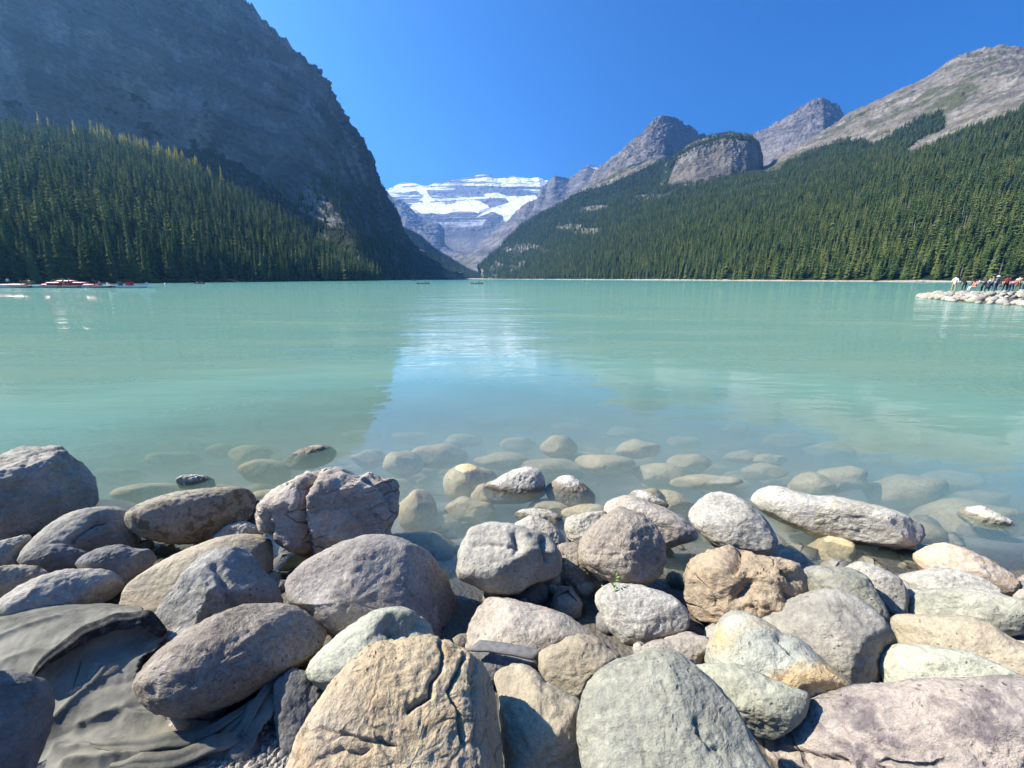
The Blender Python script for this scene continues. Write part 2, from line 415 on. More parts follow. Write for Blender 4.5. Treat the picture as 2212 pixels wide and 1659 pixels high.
ROCKS = [c2([(1165, 1195), (1175, 1135), (1215, 1115), (1215, 1195)]), c2([(1255, 1130), (1320, 1050), (1350, 1075), (1400, 1095), (1540, 1055), (1545, 1105), (1470, 1140), (1440, 1170), (1400, 1120), (1330, 1130), (1270, 1150)]),
         c2([(1240, 1200), (1310, 1155), (1330, 1165), (1320, 1200)]),
         c2([(1320, 965), (1480, 930), (1560, 910), (1690, 950), (1750, 985), (1730, 1010), (1600, 985), (1450, 1005)]), c2([(1780, 790), (1900, 765), (1990, 770), (2060, 840), (2030, 870), (1900, 830), (1800, 815)]), c2([(1990, 645), (2090, 620), (2200, 615), (2200, 655), (2050, 680)]),
         c3([(-20, 850), (110, 838), (90, 860), (-20, 885)]), c3([(240, 800), (330, 775), (400, 790), (470, 745), (560, 700), (660, 680), (670, 715), (600, 740), (520, 745), (410, 800), (300, 825)]), c3([(0, 960), (110, 945), (60, 985), (0, 1005)])]
SCREE = c3([(1590, 585), (1700, 500), (1830, 455), (1880, 480), (1780, 530), (1650, 588)])
rg = [(c3([(870, 690), (1000, 560), (1300, 440), (1650, 330), (1900, 250), (2000, 260), (1900, 330), (1820, 380), (1700, 420), (1560, 500), (1200, 560), (1000, 640)]), .42), (c3([(1620, 420), (1640, 330), (1750, 240), (1900, 230), (2000, 240), (1900, 330), (1800, 400)]), .62),
      (c3([(1220, 640), (1400, 520), (1450, 530), (1400, 590)]), .75), (c3([(880, 690), (1050, 590), (1200, 540), (1100, 640)]), .6)]
_, G_right, M_rt = loft('mountain', [rs, rs0, rmid, rtree, rridge], 680, (2, 60, 70, 90), M_right, (1040, 2500), (3, 26), .007,
     masks={'forest': [(TREELINE, 1.0)] + [(r, .05) for r in ROCKS] + [(SCREE, 0)], 'grass': [(BIG, .40)] + rg}, label='broad mountain with forest slope and tan scree summit along the right shore', seed=4, ridged=.6, ledge=.6)

# ---- the cliff block standing on the right forest
bh_top = [(0, W(1395, 440, 1800)), (1, W(1420, 400, 1790)), (2, W(1447, 352, 1780)), (3, W(1470, 332, 1770)), (4, W(1500, 312, 1760)), (5, W(1540, 298, 1750)), (6, W(1580, 294, 1750)), (7, W(1615, 298, 1750)), (8, W(1632, 311, 1760)), (9, W(1642, 340, 1800)), (10, W(1647, 385, 1900))]
bh_up = [(0, W(1395, 445, 1740)), (1, W(1421, 405, 1720)), (2, W(1449, 358, 1700)), (4, W(1502, 322, 1670)), (6, W(1578, 303, 1660)), (7, W(1611, 306, 1665)), (8, W(1630, 318, 1690)), (9, W(1642, 345, 1780)), (10, W(1647, 388, 1880))]
bh_dn = [(0, W(1390, 460, 1650)), (1, W(1418, 440, 1630)), (2, W(1446, 425, 1600)), (4, W(1502, 405, 1560)), (6, W(1578, 388, 1540)), (7, W(1612, 385, 1560)), (8, W(1632, 380, 1600)), (9, W(1644, 378, 1700)), (10, W(1648, 392, 1850))]
bh_ft = [(0, W(1385, 480, 1600)), (2, W(1440, 460, 1500)), (6, W(1580, 420, 1450)), (10, W(1660, 410, 1600))]
_, G_bee, _m = loft('mountain', [bh_ft, bh_dn, bh_up, bh_top], 240, (14, 110, 14), M_right, (0, 10), (3, 17), .012, masks={'forest': [(c3([(350, 720), (440, 590), (560, 530), (700, 485), (830, 495), (860, 515), (840, 520), (700, 505), (560, 550), (470, 600), (420, 740)]), .75), (c3([(420, 760), (640, 690), (900, 665), (950, 800), (420, 800)]), .5)]}, label='blunt layered cliff block standing above the right shore forest', seed=5, ridged=.75, ledge=.3)

# ---- the two pointed peaks behind
pk1 = [(0, W(1180, 470, 2900)), (1, W(1240, 430, 2880)), (2, W(1300, 366, 2850)), (3, W(1318, 352, 2800)), (4, W(1360, 322, 2750)), (5, W(1390, 297, 2720)), (6, W(1410, 271, 2700)), (7, W(1428, 257, 2700)), (8, W(1438, 255, 2700)), (9, W(1455, 264, 2750)), (10, W(1482, 281, 2850)), (11, W(1512, 298, 2950)), (12, W(1570, 330, 3100))]
pk1m = [(0, W(1200, 490, 2500)), (3, W(1310, 410, 2450)), (6, W(1405, 340, 2500)), (8, W(1432, 340, 2480)), (10, W(1490, 330, 2700)), (12, W(1580, 350, 3050))]
pk1b = [(0, W(1220, 560, 2100)), (3, W(1320, 480, 2100)), (6, W(1400, 440, 2150)), (8, W(1440, 430, 2200)), (12, W(1590, 420, 2700))]
loft('mountain', [pk1b, pk1m, pk1], 260, (50, 100), M_peak, (0, 12), (12, 46), .008, masks={'forest': [(c3([(-50, 830), (230, 640), (350, 600), (420, 600), (420, 800), (-50, 900)]), .7)], 'grass': []}, label='pointed grey rock peak behind the cliff block', seed=6, ridged=.65)
pk2 = [(0, W(1560, 335, 3400)), (1, W(1620, 299, 3350)), (2, W(1662, 281, 3300)), (3, W(1700, 258, 3250)), (4, W(1725, 238, 3230)), (5, W(1745, 226, 3200)), (6, W(1772, 214, 3200)), (7, W(1795, 224, 3220)), (8, W(1810, 240, 3260)), (9, W(1818, 265, 3400)), (10, W(1850, 300, 3500))]
pk2b = [(0, W(1570, 430, 2700)), (4, W(1700, 390, 2600)), (6, W(1770, 370, 2600)), (10, W(1860, 350, 2900))]
pk2m = [(0, W(1565, 360, 3150)), (3, W(1698, 300, 2980)), (6, W(1776, 262, 2980)), (8, W(1806, 262, 3080)), (10, W(1850, 310, 3300))]
loft('mountain', [pk2b, pk2m, pk2], 240, (60, 70), M_peak, (0, 10), (12, 40), .0075, label='blunt tower peak with pale scree beside the tan summit', seed=7, ridged=.6)

# ---- glacier mountain at the head of the valley
vt = c2([(300, 560), (450, 508), (530, 470), (560, 458), (620, 446), (660, 450), (690, 460), (720, 470), (760, 475), (820, 460), (850, 455), (905, 432), (960, 430), (1020, 420), (1080, 408), (1130, 398), (1170, 385), (1215, 377), (1250, 385), (1290, 402), (1330, 405), (1370, 404), (1420, 400), (1460, 394), (1500, 402), (1560, 405), (1600, 412), (1640, 398), (1680, 420), (1720, 432), (1800, 440), (1900, 470), (2000, 500)])
vk = [p[0] for p in vt]
v_top = [(k, W(x, y, 6900)) for k, (x, y) in zip(vk, vt)]
def vline(y, fwd, dy=0): return [(vk[0], W(vk[0] + 20, y + dy, fwd)), ((vk[0] + vk[-1]) / 2, W(1050, y, fwd * .985)), (vk[-1], W(vk[-1], y - dy, fwd))]
v_curves = [vline(610, 3600), vline(570, 4300), vline(500, 5000), vline(c2([(0, 690)])[0][1], 5300), vline(c2([(0, 560)])[0][1], 6200), vline(c2([(0, 500)])[0][1], 6500), v_top]
GL1 = c2([(625, 645), (650, 615), (700, 600), (800, 598), (960, 612), (1010, 585), (1100, 578), (1190, 588), (1240, 615), (1270, 640), (1180, 655), (1175, 682), (1100, 665), (1000, 668), (900, 690), (800, 680), (720, 690), (690, 660)])
GL2 = c2([(1215, 535), (1250, 522), (1310, 520), (1400, 545), (1500, 548), (1620, 536), (1640, 560), (1630, 600), (1560, 640), (1510, 690), (1500, 720), (1440, 745), (1375, 750), (1370, 705), (1290, 672), (1200, 700), (1145, 725), (1190, 690), (1280, 640), (1380, 610), (1420, 595), (1390, 565), (1300, 560), (1230, 556)])
SN = [c2([(680, 470), (720, 465), (760, 500), (790, 550), (830, 580), (760, 600), (700, 580), (740, 550), (690, 510)]), c2([(1640, 400), (1720, 430), (1650, 430)]), c2([(1700, 620), (1750, 590), (1755, 605), (1710, 630)])]
_vo = loft('mountain', v_curves, 380, (6, 14, 40, 40, 20, 40), M_far, (vk[0], vk[-1]), (30, 42), .0028, masks={'snow': [(GL1, 1), (GL2, 1)] + [(s, 1) for s in SN], 'snowband': [(c2([(250, 400), (560, 430), (1200, 350), (1740, 380), (1700, 480), (1640, 540), (1300, 540), (1200, 580), (900, 600), (640, 620), (430, 560)]), 1.0), (c2([(600, 640), (1300, 640), (1200, 780), (880, 800), (640, 700)]), .45)], 'forest': []}, label='snow and glacier mountain at the head of the valley', seed=8, ridged=.5, bl=3)

# near buttress on the left of the glacier and the moraine wall on its right
lb = c2([(250, 380), (345, 425), (400, 458), (450, 520), (480, 562), (560, 592), (620, 645), (680, 700), (740, 742), (860, 782), (880, 820), (886, 900), (900, 945), (960, 1000), (1060, 1010)])
lbk = list(range(len(lb)))
lb_top = [(k, W(x, y, 4700 - 60 * k)) for k, (x, y) in zip(lbk, lb)]
lb_mid = [(0, W(790, 430, 4200)), (4, W(850, 470, 4000)), (8, W(920, 510, 3800)), (11, W(950, 545, 3650)), (14, W(1000, 556, 3500))]
lb_bot = [(0, W(790, 612, 3300)), (8, W(940, 612, 3200)), (14, W(1020, 612, 3200))]
loft('mountain', [lb_bot, lb_mid, lb_top], 140, (30, 50), M_far, (0, 14), (20, 40), .004, masks={'snow': [(c2([(340, 420), (365, 425), (350, 432)]), 1)]}, label='blue shaded rock buttress beside the glacier', seed=9, ridged=.7)
rb = c2([(960, 1075), (1040, 1040), (1130, 985), (1250, 880), (1400, 760), (1520, 640), (1600, 590), (1650, 560), (1680, 480), (1720, 452), (1780, 392), (1830, 400), (1890, 412), (1960, 372), (2000, 340), (2050, 303), (2100, 320), (2170, 346), (2260, 300), (2400, 250)])
rbk = list(range(len(rb)))
rb_top = [(k, W(x, y, 3300 + 90 * k)) for k, (x, y) in zip(rbk, rb)]
rb_bot = [(0, W(990, 606, 2500)), (6, W(1120, 590, 2500)), (10, W(1240, 520, 2700)), (19, W(1390, 420, 3300))]
rb_mid = [(0, W(982, 590, 2950)), (6, W(1085, 550, 2950)), (10, W(1190, 480, 3400)), (15, W(1255, 400, 4000)), (19, W(1370, 380, 4200))]
loft('mountain', [rb_bot, rb_mid, rb_top], 160, (30, 50), M_peak, (0, 19), (12, 30), .005, masks={'snow': [(c2([(2040, 300), (2170, 340), (2160, 352), (2060, 322)]), 1)], 'grass': [(c2([(940, 1020), (1300, 1000), (1300, 1200), (940, 1200)]), .5)]}, label='tan moraine slope and jagged ridge right of the glacier', seed=10, ridged=.5)

# ---- near bank, lake bed
def bed_z(x, y):
    x = np.asarray(x, float); y = np.asarray(y, float)
    s = y - .10 * np.clip(x - 1.5, 0, 6) - .16 * np.clip(-x - 1.0, 0, 6)
    z = np.interp(s, [-300, -40, -8, 0, .9, 1.6, 2.2, 2.7, 3.4, 4.6, 6.5, 9, 14, 30, 60], [30, 7, 1.2, .42, .14, .09, .01, -.16, -.42, -.68, -1.1, -1.7, -2.6, -5, -7.5])
    return z
gx = np.concatenate([-np.geomspace(8.2, 6000, 24)[::-1], np.linspace(-8, 8, 150), np.geomspace(8.2, 6000, 24)])
gy = np.concatenate([-np.geomspace(1.05, 400, 16)[::-1], np.linspace(-1, 8, 130), np.geomspace(8.2, 6000, 30)])
GX, GY = np.meshgrid(gx, gy)
GZ = bed_z(GX, GY)
GZ += .05 * fbm(np.stack([GX * 1.7, GY * 1.7, 0 * GX], -1), 4) * (np.abs(GX) < 8.5) * (np.abs(GY) < 8.5)
t = NT('lake_bed_gravel')
P = t.pos()
n1, n2 = t.noise(P, 3.0, 6), t.node('ShaderNodeTexVoronoi', {'Vector': P, 'Scale': 38.0}).outputs['Color']
colr = t.mix(t.ramp(n1, .3, .7), (.24, .215, .16), (.38, .345, .265))
colr = t.mix(.35, colr, t.node('ShaderNodeHueSaturation', {'Color': n2, 'Saturation': .08, 'Value': .45}).outputs[0])
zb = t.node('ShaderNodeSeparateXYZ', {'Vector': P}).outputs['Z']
colr = t.mix(t.math('MULTIPLY', t.ramp(zb, -.20, -.05), .8), colr, (.07, .062, .05))  # bank colour darkened above lake level: painted shade for the gaps between boulders
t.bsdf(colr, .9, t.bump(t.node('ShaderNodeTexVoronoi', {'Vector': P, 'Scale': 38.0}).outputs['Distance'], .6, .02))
M_bed = t.m
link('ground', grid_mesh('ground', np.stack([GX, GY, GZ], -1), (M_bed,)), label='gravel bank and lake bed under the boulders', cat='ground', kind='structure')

# ---- the lake
def lake_material():
    t = NT('lake_water')
    P = t.pos()
    d = t.vmath('MULTIPLY', P, (1, 1, 0))
    dist = t.node('ShaderNodeVectorMath', {0: d}, operation='LENGTH').outputs['Value']
    a = t.noise(t.mapping(P, (.55, 1.5, 1), (0, 0, .12)), 1.0, 3, .5, .3)
    b = t.noise(t.mapping(P, (2.2, 6.5, 1), (0, 0, -.10)), 1.0, 2, .5)
    c = t.noise(t.mapping(P, (.05, .16, 1), (0, 0, .05)), 1.0, 3, .5)
    h = t.math('ADD', t.math('MULTIPLY', a, .038), t.math('ADD', t.math('MULTIPLY', b, .006), t.math('MULTIPLY', c, .22)))
    far = t.ramp(dist, 4, 30, .30, 1.0)
    nrm = t.node('ShaderNodeBump', {'Height': h, 'Strength': far, 'Distance': 1.0}).outputs[0]
    fr = t.node('ShaderNodeFresnel', {'IOR': 1.33, 'Normal': nrm}).outputs[0]
    fr = t.math('MINIMUM', t.math('MULTIPLY', fr, 1.3), .46)
    gl = t.node('ShaderNodeBsdfGlossy', {'Color': (1, 1, 1), 'Roughness': .015, 'Normal': nrm}).outputs[0]
    body = t.node('ShaderNodeBsdfDiffuse', {'Color': t.mix(t.ramp(t.math('MULTIPLY', t.math('POWER', dist, .5), t.ramp(t.noise(t.mapping(P, (.03, .12, 1)), 1.0, 4), .3, .7, .88, 1.12)), 2.6, 17, 0, 1, False), t.mix(t.ramp(t.noise(t.mapping(P, (.07, .3, 1), (0, 0, .1)), 1.0, 5, .6), .35, .65), (.18, .345, .285), (.235, .38, .295)), t.mix(t.ramp(t.noise(t.mapping(P, (.008, .04, 1), (0, 0, .1)), 1.0, 5, .6), .35, .65), (.075, .245, .235), (.105, .28, .25)))}).outputs[0]
    tr = t.node('ShaderNodeBsdfTransparent', {'Color': (.97, .99, .98)}).outputs[0]
    op = t.ramp(t.math('ADD', dist, t.math('MULTIPLY', t.math('SUBTRACT', t.noise(P, .8, 3), .5), 1.2)), 3.4, 10.0, 0.0, 1.0)
    m1 = t.node('ShaderNodeMixShader', {0: op, 1: tr, 2: body}).outputs[0]
    m2 = t.node('ShaderNodeMixShader', {0: fr, 1: m1, 2: gl}).outputs[0]
    t.l.new(m2, t.out.inputs['Surface'])
    vol = t.node('ShaderNodeVolumePrincipled', {'Color': (.74, .92, .76), 'Density': .80, 'Anisotropy': 0.0, 'Absorption Color': (.30, .62, .50)})
    for a_ in ('Density Attribute', 'Color Attribute', 'Temperature Attribute'):
        vol.inputs[a_].default_value = ''
    t.l.new(vol.outputs[0], t.out.inputs['Volume'])
    return t.m
M_lake = lake_material()
lx, ly0, ly1, lz = 5800.0, -.5, 5800.0, -11.0
V = [(-lx, ly0, 0), (lx, ly0, 0), (lx, ly1, 0), (-lx, ly1, 0), (-lx, ly0, lz), (lx, ly0, lz), (lx, ly1, lz), (-lx, ly1, lz)]
link('lake', mesh_from('lake', V, [(0, 1, 2, 3), (7, 6, 5, 4), (0, 4, 5, 1), (1, 5, 6, 2), (2, 6, 7, 3), (3, 7, 4, 0)], (M_lake,), False), label='still milky turquoise lake with clear shallows', cat='lake', kind='structure')

# ---- haze
if HAZE:
    t = NT('haze_air')
    vol = t.node('ShaderNodeVolumePrincipled', {'Color': (.22, .52, 1.0), 'Density': 1.0e-4, 'Anisotropy': .60})
    for a_ in ('Density Attribute', 'Color Attribute', 'Temperature Attribute'):
        vol.inputs[a_].default_value = ''
    t.l.new(vol.outputs[0], t.out.inputs['Volume'])
    hx, hy0, hy1, hz0, hz1 = 7000., -600., 11000., -13., 2600.
    V = [(-hx, hy0, hz0), (hx, hy0, hz0), (hx, hy1, hz0), (-hx, hy1, hz0), (-hx, hy0, hz1), (hx, hy0, hz1), (hx, hy1, hz1), (-hx, hy1, hz1)]
    link('haze', mesh_from('haze', V, [(3, 2, 1, 0), (4, 5, 6, 7), (0, 1, 5, 4), (1, 2, 6, 5), (2, 3, 7, 6), (3, 0, 4, 7)], (t.m,), False), label='thin blue mountain air', cat='haze', kind='stuff')

# ================================================================== BODIES (one skinned surface for each pose)
def mirror(d):
    o = {}
    for k, v in d.items():
        if k.endswith('_'):
            o[k + 'r'] = v; o[k + 'l'] = (-v[0], v[1], v[2])
        else: o[k] = v
    return o
POSES = {
 'stand': mirror({'pelvis': (0, 0, .95), 'waist': (0, .01, 1.1), 'chest': (0, 0, 1.3), 'neck': (0, 0, 1.48), 'head': (0, .015, 1.57), 'crown': (0, .02, 1.66), 'shoulder_': (.18, 0, 1.42), 'elbow_': (.25, -.03, 1.14), 'wrist_': (.25, .06, .90), 'hand_': (.24, .09, .82), 'hip_': (.10, 0, .90), 'knee_': (.12, .03, .50), 'ankle_': (.13, -.02, .09), 'toe_': (.15, .13, .04)}),
 'bend': mirror({'pelvis': (0, -.12, .90), 'waist': (0, .03, 1.0), 'chest': (0, .2, 1.12), 'neck': (0, .36, 1.2), 'head': (0, .44, 1.24), 'crown': (0, .52, 1.28), 'shoulder_': (.18, .3, 1.14), 'elbow_': (.22, .38, .88), 'wrist_': (.14, .48, .70), 'hand_': (.10, .52, .64), 'hip_': (.10, -.12, .86), 'knee_': (.13, .02, .48), 'ankle_': (.13, -.06, .09), 'toe_': (.15, .1, .04)}),
 'sit': mirror({'pelvis': (0, 0, .46), 'waist': (0, .0, .6), 'chest': (0, .05, .82), 'neck': (0, .08, 1.0), 'head': (0, .11, 1.09), 'crown': (0, .12, 1.18), 'shoulder_': (.18, .05, .94), 'elbow_': (.24, .14, .68), 'wrist_': (.13, .34, .60), 'hand_': (.08, .40, .58), 'hip_': (.10, .03, .44), 'knee_': (.15, .43, .52), 'ankle_': (.14, .50, .10), 'toe_': (.15, .64, .05)}),
 'reach': mirror({'pelvis': (0, 0, .95), 'waist': (0, .01, 1.1), 'chest': (0, .02, 1.3), 'neck': (0, .04, 1.48), 'head': (0, .06, 1.57), 'crown': (0, .07, 1.66), 'shoulder_': (.18, .02, 1.42), 'elbow_': (.22, .22, 1.24), 'wrist_': (.12, .42, 1.38), 'hand_': (.07, .48, 1.43), 'hip_': (.10, 0, .90), 'knee_': (.13, .04, .50), 'ankle_': (.15, -.04, .09), 'toe_': (.17, .11, .04)}),
 'paddle': mirror({'pelvis': (0, 0, .28), 'waist': (0, .02, .42), 'chest': (0, .06, .62), 'neck': (0, .09, .8), 'head': (0, .11, .89), 'crown': (0, .12, .98), 'shoulder_': (.18, .06, .74), 'elbow_': (.30, .16, .58), 'wrist_': (.22, .36, .60), 'hand_': (.2, .42, .62), 'hip_': (.10, .03, .26), 'knee_': (.16, .40, .24), 'ankle_': (.14, .62, .08), 'toe_': (.15, .72, .06)}),
}
BONES = [('pelvis', 'waist', 0), ('waist', 'chest', 0), ('chest', 'neck', 0), ('neck', 'head', 2), ('head', 'crown', 2)]
for s in 'rl':
    BONES += [('chest', 'shoulder_' + s, 0), ('shoulder_' + s, 'elbow_' + s, 0), ('elbow_' + s, 'wrist_' + s, 2), ('wrist_' + s, 'hand_' + s, 2), ('pelvis', 'hip_' + s, 1), ('hip_' + s, 'knee_' + s, 1), ('knee_' + s, 'ankle_' + s, 1), ('ankle_' + s, 'toe_' + s, 3)]
RAD = {'pelvis': .135, 'waist': .125, 'chest': .145, 'neck': .055, 'head': .088, 'crown': .075, 'shoulder': .065, 'elbow': .045, 'wrist': .034, 'hand': .036, 'hip': .095, 'knee': .06, 'ankle': .042, 'toe': .038}
POSE_MESH = {}
tmp = {}
for pn, J in POSES.items():
    names = list(J)
    bm = bmesh.new(); sk = bm.verts.layers.skin.verify(); vv = {n: bm.verts.new(J[n]) for n in names}
    for a, b_, _ in BONES: bm.edges.new((vv[a], vv[b_]))
    for n in names:
        r = RAD[n.split('_')[0]]; vv[n][sk].radius = (r, r); vv[n][sk].use_root = n == 'pelvis'
    me = bpy.data.meshes.new('body'); bm.to_mesh(me); bm.free()
    o = bpy.data.objects.new('pose', me); COL.objects.link(o)
    o.modifiers.new('skin', 'SKIN'); sb = o.modifiers.new('sub', 'SUBSURF'); sb.levels = sb.render_levels = 1
    tmp[pn] = o
dg = bpy.context.evaluated_depsgraph_get()
for pn, o in tmp.items():
    me = bpy.data.meshes.new_from_object(o.evaluated_get(dg)); me.name = 'body'
    J = POSES[pn]
    for p in me.polygons:
        c = np.array(p.center); best = (9, 0)
        for a, b_, m in BONES:
            A_, B_ = np.array(J[a]), np.array(J[b_]); ab = B_ - A_
            tt = min(1, max(0, (c - A_) @ ab / (ab @ ab)))
            d = np.linalg.norm(c - A_ - tt * ab) / (RAD[a.split('_')[0]] + .03)
            if d < best[0]: best = (d, m)
        p.material_index = best[1]; p.use_smooth = True
    POSE_MESH[pn] = me
    bpy.data.objects.remove(o)

# ================================================================== TREES
def leaf_mat(name, a, b, c, scale=.6, thru=.20):
    t = NT(name)
    rnd = t.node('ShaderNodeObjectInfo').outputs['Random']
    P = t.pos()
    n = t.noise(P, scale, 3)
    big = t.noise(P, .018, 3)
    col = t.mix(t.ramp(n, .3, .7), a, b)
    col = t.mix(t.math('MULTIPLY', t.ramp(t.math('ADD', t.math('MULTIPLY', rnd, .6), t.math('MULTIPLY', big, .7)), .55, .95), .8), col, c)
    bs = t.node('ShaderNodeBsdfPrincipled', {'Base Color': col, 'Roughness': 1.0, 'Specular IOR Level': .0})
    tl = t.node('ShaderNodeBsdfTranslucent', {'Color': col})
    t.l.new(t.node('ShaderNodeMixShader', {0: thru, 1: bs.outputs[0], 2: tl.outputs[0]}).outputs[0], t.out.inputs['Surface'])
    return t.m
M_spruce = leaf_mat('spruce_needles', (.044, .080, .028), (.104, .158, .052), (.205, .232, .070))
M_larch = leaf_mat('yellow_larch_needles', (.42, .40, .05), (.62, .56, .07), (.34, .38, .07), .6, .45)
M_shrub = leaf_mat('shore_shrub_leaves', (.10, .12, .025), (.22, .20, .04), (.30, .20, .05), 2.0)
M_bark = plain('conifer_bark', (.10, .075, .055), .9)

def conifer(seed, whorls, per, radius=.105, base=.06, detail=True, droop=.35):
    """a crown of unit height: whorls of drooping, folded boughs round a slim dark core"""
    r = random.Random(seed)
    V, Fc = [], []
    n = 6; k0 = len(V)                                    # core
    for i in range(n):
        a = i / n * 2 * math.pi
        V.append((math.cos(a) * radius * .42, math.sin(a) * radius * .42, base))
    V.append((0, 0, .93))
    for i in range(n): Fc.append((k0 + i, k0 + (i + 1) % n, k0 + n))
    lop = r.uniform(0, 6.28)
    for w in range(whorls):
        z = base + (1 - base) * (w / whorls) ** .92
        rad = radius * (1 - z) ** .78 * (.30 + .75 * min(1, (z - base + .05) * 9)) * r.uniform(.72, 1.18)
        m = max(3, int(per * (1 - .45 * z)))
        a0 = r.uniform(0, 6.28)
        for j in range(m):
            a = a0 + j / m * 6.283 + r.uniform(-.3, .3)
            L = rad * r.uniform(.65, 1.22) * (1 + .18 * math.cos(a - lop)) + .006
            wd = L * r.uniform(.34, .55) * (1.0 if detail else 1.5)
            dz = -L * droop * r.uniform(.6, 1.6)
            zz = z + r.uniform(-.5, .5) / whorls
            c, s = math.cos(a), math.sin(a)
            def pt(u, v, h): return (c * u - s * v, s * u + c * v, zz + h)
            k = len(V)
            if detail:
                V += [pt(0, 0, .015), pt(L * .55, wd, dz * .75 - L * .12), pt(L, 0, dz), pt(L * .55, -wd, dz * .75 - L * .12), pt(L * .55, 0, dz * .35 + L * .06)]
                Fc += [(k, k + 1, k + 4), (k + 1, k + 2, k + 4), (k + 2, k + 3, k + 4), (k + 3, k, k + 4)]
            else:
                V += [pt(0, 0, .02), pt(L * .6, wd, dz * .8), pt(L, 0, dz), pt(L * .6, -wd, dz * .8)]
                Fc += [(k, k + 1, k + 2), (k, k + 2, k + 3)]
    return V, Fc

def trunk_mesh(name, top=.9, r0=.016):
    V, Fc = [], []
    for j, (z, r) in enumerate(((-.03, r0 * 1.3), (.04, r0), (.4, r0 * .65), (top, r0 * .12))):
        for i in range(7):
            a = i / 7 * 6.283
            V.append((math.cos(a) * r, math.sin(a) * r, z))
    for j in range(3):
        for i in range(7):
            Fc.append((j * 7 + i, j * 7 + (i + 1) % 7, j * 7 + 7 + (i + 1) % 7, j * 7 + 7 + i))
    return mesh_from(name, V, Fc, (M_bark,))
crowns = [mesh_from('crown', *conifer(11 + i, 30 + 2 * i, 9, .112 + .014 * (i % 3), .05 + .02 * (i % 2)), (M_spruce,), False) for i in range(5)]
trunks = [trunk_mesh('trunk')]
larch_crowns = [mesh_from('crown', *conifer(41 + i, 22, 8, .13, .08, True, .1), (M_larch,), False) for i in range(3)]
protos = bpy.data.collections.new('forest_sources')         # not linked to the scene: only the source of the far forest
for i in range(4):
    V, Fc = conifer(71 + i, 15, 6, .125 + .012 * i, .03, False)
    protos.objects.link(bpy.data.objects.new('far_spruce_%d' % i, mesh_from('far_spruce', V, Fc, (M_spruce,), False)))

V, Fc = conifer(90, 9, 4, .06, .15, False)
protos.objects.link(bpy.data.objects.new('far_spruce_4', mesh_from('far_snag', V, Fc, (plain('grey_snag_wood', (.20, .175, .15), .9),), False)))

def scatter(G, density, hmin, hmax, test, seed, fade=None):
    """trees on a lofted slope; returns base points and heights"""
    r = np.random.RandomState(seed)
    a, b, c, d = G[:-1, :-1], G[:-1, 1:], G[1:, 1:], G[1:, :-1]
    ar = np.linalg.norm(np.cross((b - a)[..., :2], (d - a)[..., :2])[..., None], axis=-1) if False else np.abs((b - a)[..., 0] * (d - a)[..., 1] - (b - a)[..., 1] * (d - a)[..., 0])
    n = r.poisson(ar * density)
    I, J = np.nonzero(n)
    I = np.repeat(I, n[n > 0]); J = np.repeat(J, n[n > 0])
    u, v = r.rand(len(I), 1), r.rand(len(I), 1)
    P = G[I, J] * (1 - u) * (1 - v) + G[I, J + 1] * u * (1 - v) + G[I + 1, J + 1] * u * v + G[I + 1, J] * (1 - u) * v
    px, py = proj(P)
    ok = test(px, py, P, r) & (P[:, 1] > 5)
    P = P[ok]
    h = hmin + (hmax - hmin) * r.beta(2.2, 2.2, len(P))
    return P, h

def forest_object(name, label, P, h, seed, thin=1.0):
    r = np.random.RandomState(seed)
    me = bpy.data.meshes.new(name)
    me.vertices.add(len(P)); me.vertices.foreach_set('co', (P - np.array([0, 0, .4])).astype(np.float32).reshape(-1)); me.update()
    w = h * r.uniform(.85, 1.35, len(P)) * thin
    a = me.attributes.new('size', 'FLOAT_VECTOR', 'POINT'); a.data.foreach_set('vector', np.stack([w, w, h], -1).astype(np.float32).reshape(-1))
    a = me.attributes.new('turn', 'FLOAT_VECTOR', 'POINT'); a.data.foreach_set('vector', np.stack([r.normal(0, .02, len(P)), r.normal(0, .02, len(P)), r.uniform(0, 6.28, len(P))], -1).astype(np.float32).reshape(-1))
    a = me.attributes.new('pick', 'INT', 'POINT'); a.data.foreach_set('value', np.where(r.rand(len(P)) < .03, 4, r.randint(0, 4, len(P))).astype(np.int32))
    o = link(name, me, label=label, cat='forest', kind='stuff')
    ng = bpy.data.node_groups.new(name, 'GeometryNodeTree')
    ng.interface.new_socket('Geometry', in_out='INPUT', socket_type='NodeSocketGeometry')
    ng.interface.new_socket('Geometry', in_out='OUTPUT', socket_type='NodeSocketGeometry')
    N, L = ng.nodes, ng.links
    gi, go = N.new('NodeGroupInput'), N.new('NodeGroupOutput')
    ci = N.new('GeometryNodeCollectionInfo'); ci.inputs['Collection'].default_value = protos; ci.inputs['Separate Children'].default_value = True; ci.inputs['Reset Children'].default_value = True
    ip = N.new('GeometryNodeInstanceOnPoints'); ip.inputs['Pick Instance'].default_value = True
    def named(nm, ty):
        x = N.new('GeometryNodeInputNamedAttribute'); x.data_type = ty; x.inputs['Name'].default_value = nm
        return x.outputs['Attribute']
    L.new(gi.outputs[0], ip.inputs['Points']); L.new(ci.outputs[0], ip.inputs['Instance'])
    L.new(named('pick', 'INT'), ip.inputs['Instance Index'])
    L.new(named('turn', 'FLOAT_VECTOR'), ip.inputs['Rotation']); L.new(named('size', 'FLOAT_VECTOR'), ip.inputs['Scale'])
    L.new(ip.outputs[0], go.inputs[0])
    md = o.modifiers.new('forest', 'NODES'); md.node_group = ng
    return o

